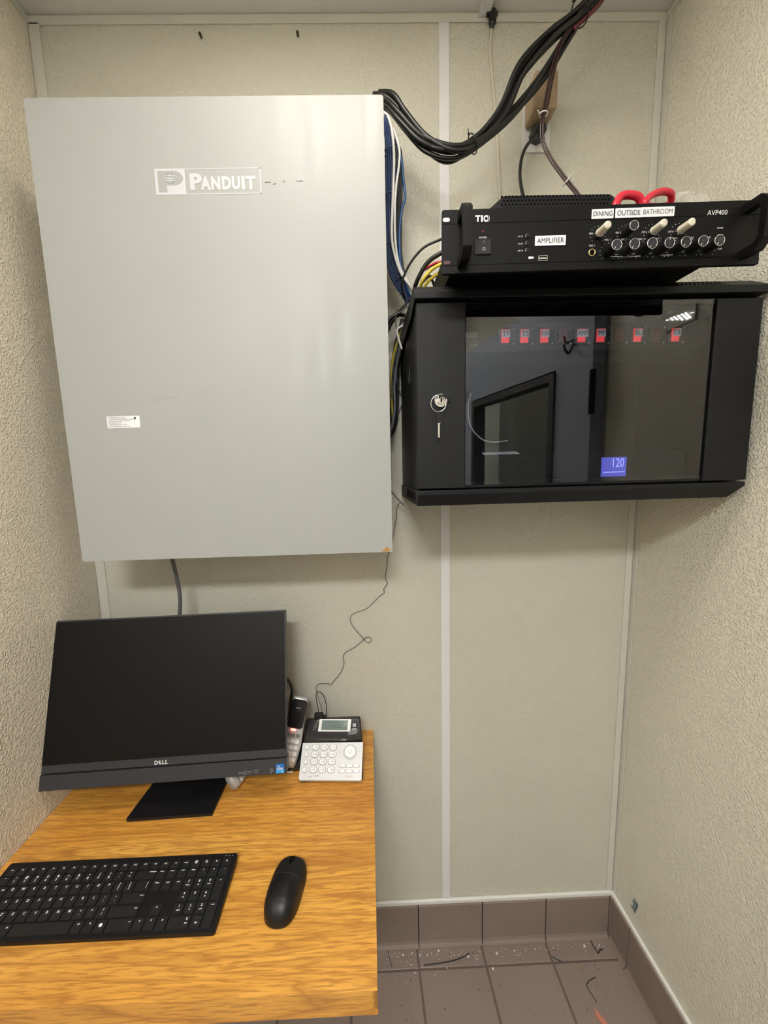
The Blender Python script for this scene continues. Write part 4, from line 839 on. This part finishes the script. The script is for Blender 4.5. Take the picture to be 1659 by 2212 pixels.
for x_, s_ in ((cxl, 1), (cxr, -1)):
    for i, (yy, zz_) in enumerate(prof): V.append((x_+s_*(.001 if i < 4 else .006)-(.0 if i > 1 else .0), yy, zz_))
n_ = len(prof); b.poly(V, [tuple(range(n_))[::-1], tuple(range(n_, 2*n_))]+[(i, (i+1) % n_, n_+(i+1) % n_, n_+i) for i in range(n_)], PK); b.out('base', t, world=True, bevel=.004, seg=3)
# display frame on the sloping black face
sl = math.atan2(top_y-.004-pw.y-.004, top_z-.001-pw.z-.004)
PD = Matrix.Translation(((cxl+cxr)/2, pw.y+.004, pw.z+.004)) @ Matrix.Rotation(-sl, 4, 'X')
def tdp(px, py): p = onplane(px, py, PD); return p.x, p.z
q = [tdp(*v) for v in ((687, 1580.5), (756.5, 1580.5), (759, 1554), (691, 1554))]
b = B(PD); b.prism(q, 'xz', -.0025, .001, WHITEP); b.out('display_frame', t, world=True, bevel=.0008)
q = [tdp(*v) for v in ((694, 1577.5), (750, 1578), (752.5, 1557), (696.5, 1556.5))]
b = B(PD); b.prism(q, 'xz', -.0032, -.0026, LCD)
for k in range(3):
    xx, zz_ = tdp(722+k*3, 1561+k*6); b.box(xx-.015, xx+.014, -.0035, -.0033, zz_-.0008, zz_+.0008, mat('lcd_ink', (.03, .05, .05), .4))
tag(b.out('display', t, world=True), 'grey green liquid crystal display')
for k in range(5):
    xx, zz_ = tdp(672+k*18, 1594); b = B(PD); b.box(xx-.0075, xx+.0075, -.0022, .001, zz_-.0035, zz_+.0035, PK); b.out('function_button', t, world=True, bevel=.0006)
xx, zz_ = tdp(765.5, 1566.5); b = B(PD); b.box(xx-.0042, xx+.0042, -.0022, .001, zz_-.004, zz_+.004, mat('grey_button', (.35, .36, .42), .3)); b.out('function_button', t, world=True, bevel=.0006)
xx, zz_ = tdp(765, 1575); b = B(PD); b.tube([(xx-.006, -.001, zz_), (xx+.006, -.001, zz_)], .0018, SILVER, 8); b.out('function_button', t, world=True)
# buttons on the keypad plate, in photograph-measured rows
def zm(u, v): return tp(560+u/5.925, 1440+v/5.925)
def oval(u, v, wu, hv, tx='', small='', cat_='key'):
    a0, a1, a2, a3 = zm(u-wu/2, v), zm(u+wu/2, v), zm(u, v-hv/2), zm(u, v+hv/2)
    cx_, cz_ = (a0[0]+a1[0])/2, (a2[1]+a3[1])/2; w, h = (a1[0]-a0[0])/2, abs(a2[1]-a3[1])/2
    r_ = min(w, h)*.96; b = B(PP)
    P_ = [(cx_+x0, cz_+z0) for x0, z0 in rrect(-w, w, -h, h, r_, 5)]; P2 = [(cx_+x0, cz_+z0) for x0, z0 in rrect(-w*.88, w*.88, -h*.86, h*.86, r_*.86, 5)]
    b.prism(P_, 'xz', -.0003, 0, OUTL); b.prism(P2, 'xz', -.0016, -.0003, KEYW)
    if tx: b.text(tx, .0072, cx_+w*.3, -.0018, cz_, OUTL, bold=.01)
    if small: b.text(small, .0028, cx_-w*.35, -.0018, cz_, OUTL)
    return b.out(cat_, t, world=True)
abc = ['', 'ABC', 'DEF', 'GHI', 'JKL', 'MNO', 'PQRS', 'TUV', 'WXYZ', 'TONE', 'OPER', '']
for i, s_ in enumerate('123456789*0#'):
    r_, c_ = divmod(i, 3); oval(722+c_*113-r_*10+ (0), (1032, 1125, 1220, 1323)[r_], 100, 82, s_, abc[i])
for (u, v, w, h) in ((615, 1035, 58, 62), (607, 1128, 52, 64), (597, 1224, 52, 62), (580, 1323, 62, 78)): oval(u, v, w, h)
for (u, v, s_) in ((1062, 1272, 'HOLD'), (1152, 1272, ''), (1240, 1272, ''), (1058, 1342, 'LINE 1'), (1150, 1342, ''), (1240, 1340, '')): oval(u, v, 88, 46, '', s_)
nc = zm(1163, 1092)
b = B(PP)
for r_, yy, m_ in ((.0168, -.0003, OUTL), (.0158, -.0008, PS), (.0140, -.0011, OUTL), (.0132, -.0020, KEYW), (.0042, -.0023, OUTL), (.0036, -.0026, KEYW)):
    b.cyl((nc[0], 0, nc[1]), (nc[0], yy, nc[1]), r_, r_, m_, 32)
b.out('navigation_pad', t, world=True)
b = B(PP)
x_, z_ = zm(735, 1397); b.text('6.0', .0052, x_, -.0004, z_, OUTL, bold=.02, wid=.009); x_, z_ = zm(655, 1408); b.text('DECT', .0034, x_, -.0004, z_, OUTL, bold=.02, wid=.009)
x_, z_ = zm(1150, 1405); b.text('DAVID', .0045, x_, -.0004, z_, mat('pink_ink', (.5, .2, .22), .5), wid=.017)
for (u, v, s_) in ((1030, 1092, 'REDIAL'), (1285, 1086, 'VOL'), (1150, 1215, 'OFF')):
    x_, z_ = zm(u, v); b.text(s_, .0026, x_, -.0004, z_, OUTL)
b.out('printed_lettering', t, world=True)
p = at(690, 1545, 1, top_y+.006)
b = B(); b.box(p.x-.013, p.x+.010, top_y-.004, top_y+.012, top_z-.006, top_z+.012, BLACK); b.box(p.x+.010, p.x+.018, top_y, top_y+.012, top_z-.006, top_z+.004, BLACK); b.out('plug_block', t, world=True, bevel=.002)
# protective film still on the display
b = B(PD); G_ = []
for j in range(7):
    for i in range(15): G_.append((-.064+.128*i/14, -.006-abs(rnd.gauss(0, .0016)), -.004+.052*j/6+rnd.uniform(-.0015, .0015)))
b.poly(G_, [(j*15+i, j*15+i+1, (j+1)*15+i+1, (j+1)*15+i) for j in range(6) for i in range(14)], FILM, True); b.out('protective_film', t, world=True)
# cradle + handset
hb = at(634, 1662, 2, DZ+.006); ht = at(641, 1512, 1, -.085)
cr_ = B(); cr_.prism([(-.145, DZ+.0008), (-.150, DZ+.012), (-.10, DZ+.040), (-.062, DZ+.085), (-.052, DZ+.085), (-.05, DZ+.0008)], 'yz', .488, cxl-.002, PK); cr_.out('handset_cradle', t, world=True, bevel=.004, seg=3)
b = B(PP); 
x_, z_ = tp(627, 1667); b.text('tech', .0075, x_, -.0035, z_-.001, WHITE, bold=.02)
b.out('maker_lettering', t, world=True)
def handset(loc, rot, label, lit_):
    t = thing('cordless_handset', label, 'telephone handset', loc, rot)
    w, L_ = .0235, .165
    b = B(); rings = []
    for i in range(17):
        v = i/16; ww = w*(.80+.20*math.sin(math.pi*min(1, v*1.15+.1)))*(1 if v > .03 else .9); th = .0115*(1 if .04 < v < .96 else .8)
        if v > .95: ww *= .93
        rings.append([(p[0], p[1], L_*v) for p in rrect(-ww, ww, -th, th, min(th, ww)*.7, 4)])
    b.loft(rings, SILVER, True, True); b.out('shell', t)
    b = B(); b.prism([(q[0], q[1]) for q in rrect(-w*.84, w*.84, L_*.56, L_*.975, .008)], 'xz', -.0128, -.0105, PK); b.out('earpiece_panel', t, bevel=.001)
    b = B(); b.box(-.011, .011, -.0133, -.0127, L_*.64, L_*.80, SCREEN); b.text('vtech', .0055, 0, -.0131, L_*.855, SILVER, wid=.012) ; b.out('screen', t)
    if lit_:
        b = B(); b.prism([(q[0], q[1]) for q in rrect(-.008, .004, L_*.525, L_*.545, .0015)], 'xz', -.0138, -.0115, lit('red_indicator', (1, .08, .05), 8)); tag(b.out('indicator_light', t), 'glowing red light')
    for r_ in range(5):
        for c_ in range(3):
            b = B(); x_, z_ = (c_-1)*.0125, L_*(.46-.085*r_); b.prism([(q[0], q[1]) for q in rrect(x_-.0052, x_+.0052, z_-.0042, z_+.0042, .002)], 'xz', -.0132, -.0112, KEYW if r_ else OUTL); b.out('key', t)
    return t
dv = Vector((ht.x-.512, -.088+.140, 0)); 
handset((.508, -.142, DZ+.014), (R(-18), R(12), R(-2)), 'silver cordless handset with a red light standing in the telephone cradle', True)
hs = at(500, 1700, 2, DZ+.02)
handset((.388, -.199, DZ+.022), (R(-90), R(62), R(-6)), 'silver cordless handset lying half hidden behind the monitor stand base', False)
# ------------------------------------------------------------------ floor debris
WIREK = CABK
def scrap(name, label, cat, pts, r, m, group=None):
    P = []
    for px, py in pts:
        p = at(px, py, 2, .003); P.append(Vector((p.x, p.y, r+.0004)))
    b = B(); b.tube(spline(P, 5), r, m, 6); return tag(b.out(name), label, cat, group)
def z5(u, v): return (780+u*.53, 1880+v*.53)
scrap('wire_scrap', 'long curved black wire scrap on the floor near the desk corner', 'wire scrap', [z5(*q) for q in ((257, 385), (310, 379), (370, 368), (415, 352), (440, 336))], .0014, WIREK)
scrap('wire_scrap', 'thin black wire scrap under the right edge of the desk', 'wire scrap', [z5(*q) for q in ((80, 312), (108, 320), (114, 350), (126, 392))], .0009, WIREK)
scrap('wire_scrap', 'forked black wire scrap near the right floor corner', 'wire scrap', [z5(*q) for q in ((936, 286), (948, 308), (966, 336), (972, 325), (984, 320))], .0014, WIREK)
scrap('wire_scrap', 'short black wire scrap on the floor grout line', 'wire scrap', [z5(*q) for q in ((779, 350), (795, 360), (818, 371))], .0013, WIREK)
scrap('wire_scrap', 'curved thin black wire scrap above the reddish piece on the floor', 'wire scrap', [z5(*q) for q in ((956, 433), (930, 448), (920, 468), (935, 495), (962, 537))], .0009, WIREK)
PINK = mat('reddish_scrap', (.55, .20, .14), .6, var=.3, vscale=150)
P_ = [z5(*q) for q in ((950, 562), (965, 578), (985, 600), (1015, 640), (1002, 645), (975, 618), (958, 592))]
b = B(); V = [at(px, py, 2, .002) for px, py in P_]; b.prism([(v.x, v.y) for v in V], 'xy', .0004, .003, PINK); tag(b.out('wrapper_scrap', bevel=.0008), 'small reddish torn scrap on the floor tiles', 'scrap')
b = B()
CR = mat('white_crumbs', (.7, .68, .64), .8)
for i in range(170):
    if i < 120: x_ = rnd.uniform(.75, 1.42); y_ = -.026-abs(rnd.gauss(0, .012))
    elif i < 190: x_ = rnd.gauss(.90, .09); y_ = -.05+rnd.gauss(0, .022)
    else: x_ = rnd.uniform(.85, 1.35); y_ = rnd.uniform(-.12, -.03)
    if x_ < .6 or x_ > 1.43 or y_ > -.024: continue
    s_ = abs(rnd.gauss(.0005, .0005))+.0003
    if i % 37 == 0: s_ = .003
    b.poly([(x_+s_*rnd.uniform(.5, 1.4)*c0, y_+s_*rnd.uniform(.5, 1.4)*c1, .0003+s_*c2) for c0, c1, c2 in ((-1, -1, 0), (1, -1, 0), (1, 1, 0), (-1, 1, 0), (0, 0, .9))], [(0, 1, 4), (1, 2, 4), (2, 3, 4), (3, 0, 4), (3, 2, 1, 0)], CR)
tag(b.out('plaster_crumbs'), 'white plaster crumbs scattered along the foot of the back wall', 'debris', kind='stuff')
DIRT = mat('dirt', (.03, .022, .018), .9)
b = B()
for i in range(60):
    x_ = rnd.uniform(.75, 1.43); y_ = rnd.uniform(-.22, -.03); s_ = rnd.uniform(.0006, .0018)
    b.poly([(x_+s_*math.cos(k*1.257)*rnd.uniform(.5, 1.5), y_+s_*math.sin(k*1.257), .0004) for k in range(5)], [(0, 1, 2, 3, 4)], DIRT)
tag(b.out('dirt_specks'), 'dark dirt specks scattered over the brown floor tiles', 'debris', kind='stuff')
# label remnant on the right wall, low down
INKB = mat('blue_grey_ink', (.10, .14, .19), .6)
p = at(1370, 1955, 0, XR); b = B()
for k in range(9):
    zz_ = p.z+.019-.0046*k; yy = p.y
    b.box(XR-.0006, XR-.0002, yy-.010+rnd.uniform(-.002, .003)+k*.0012-.005, yy+.010-rnd.uniform(0, .008)+k*.0012-.005, zz_-.0014, zz_+.0014, INKB)
b.prism([(p.y-.015, p.z+.020), (p.y-.012, p.z+.020), (p.y-.003, p.z-.020), (p.y-.006, p.z-.020)], 'yz', XR-.0006, XR-.0002, INKB)
tag(b.out('label_remnant'), 'blue grey smudged label remnant low on the right wall', 'label')
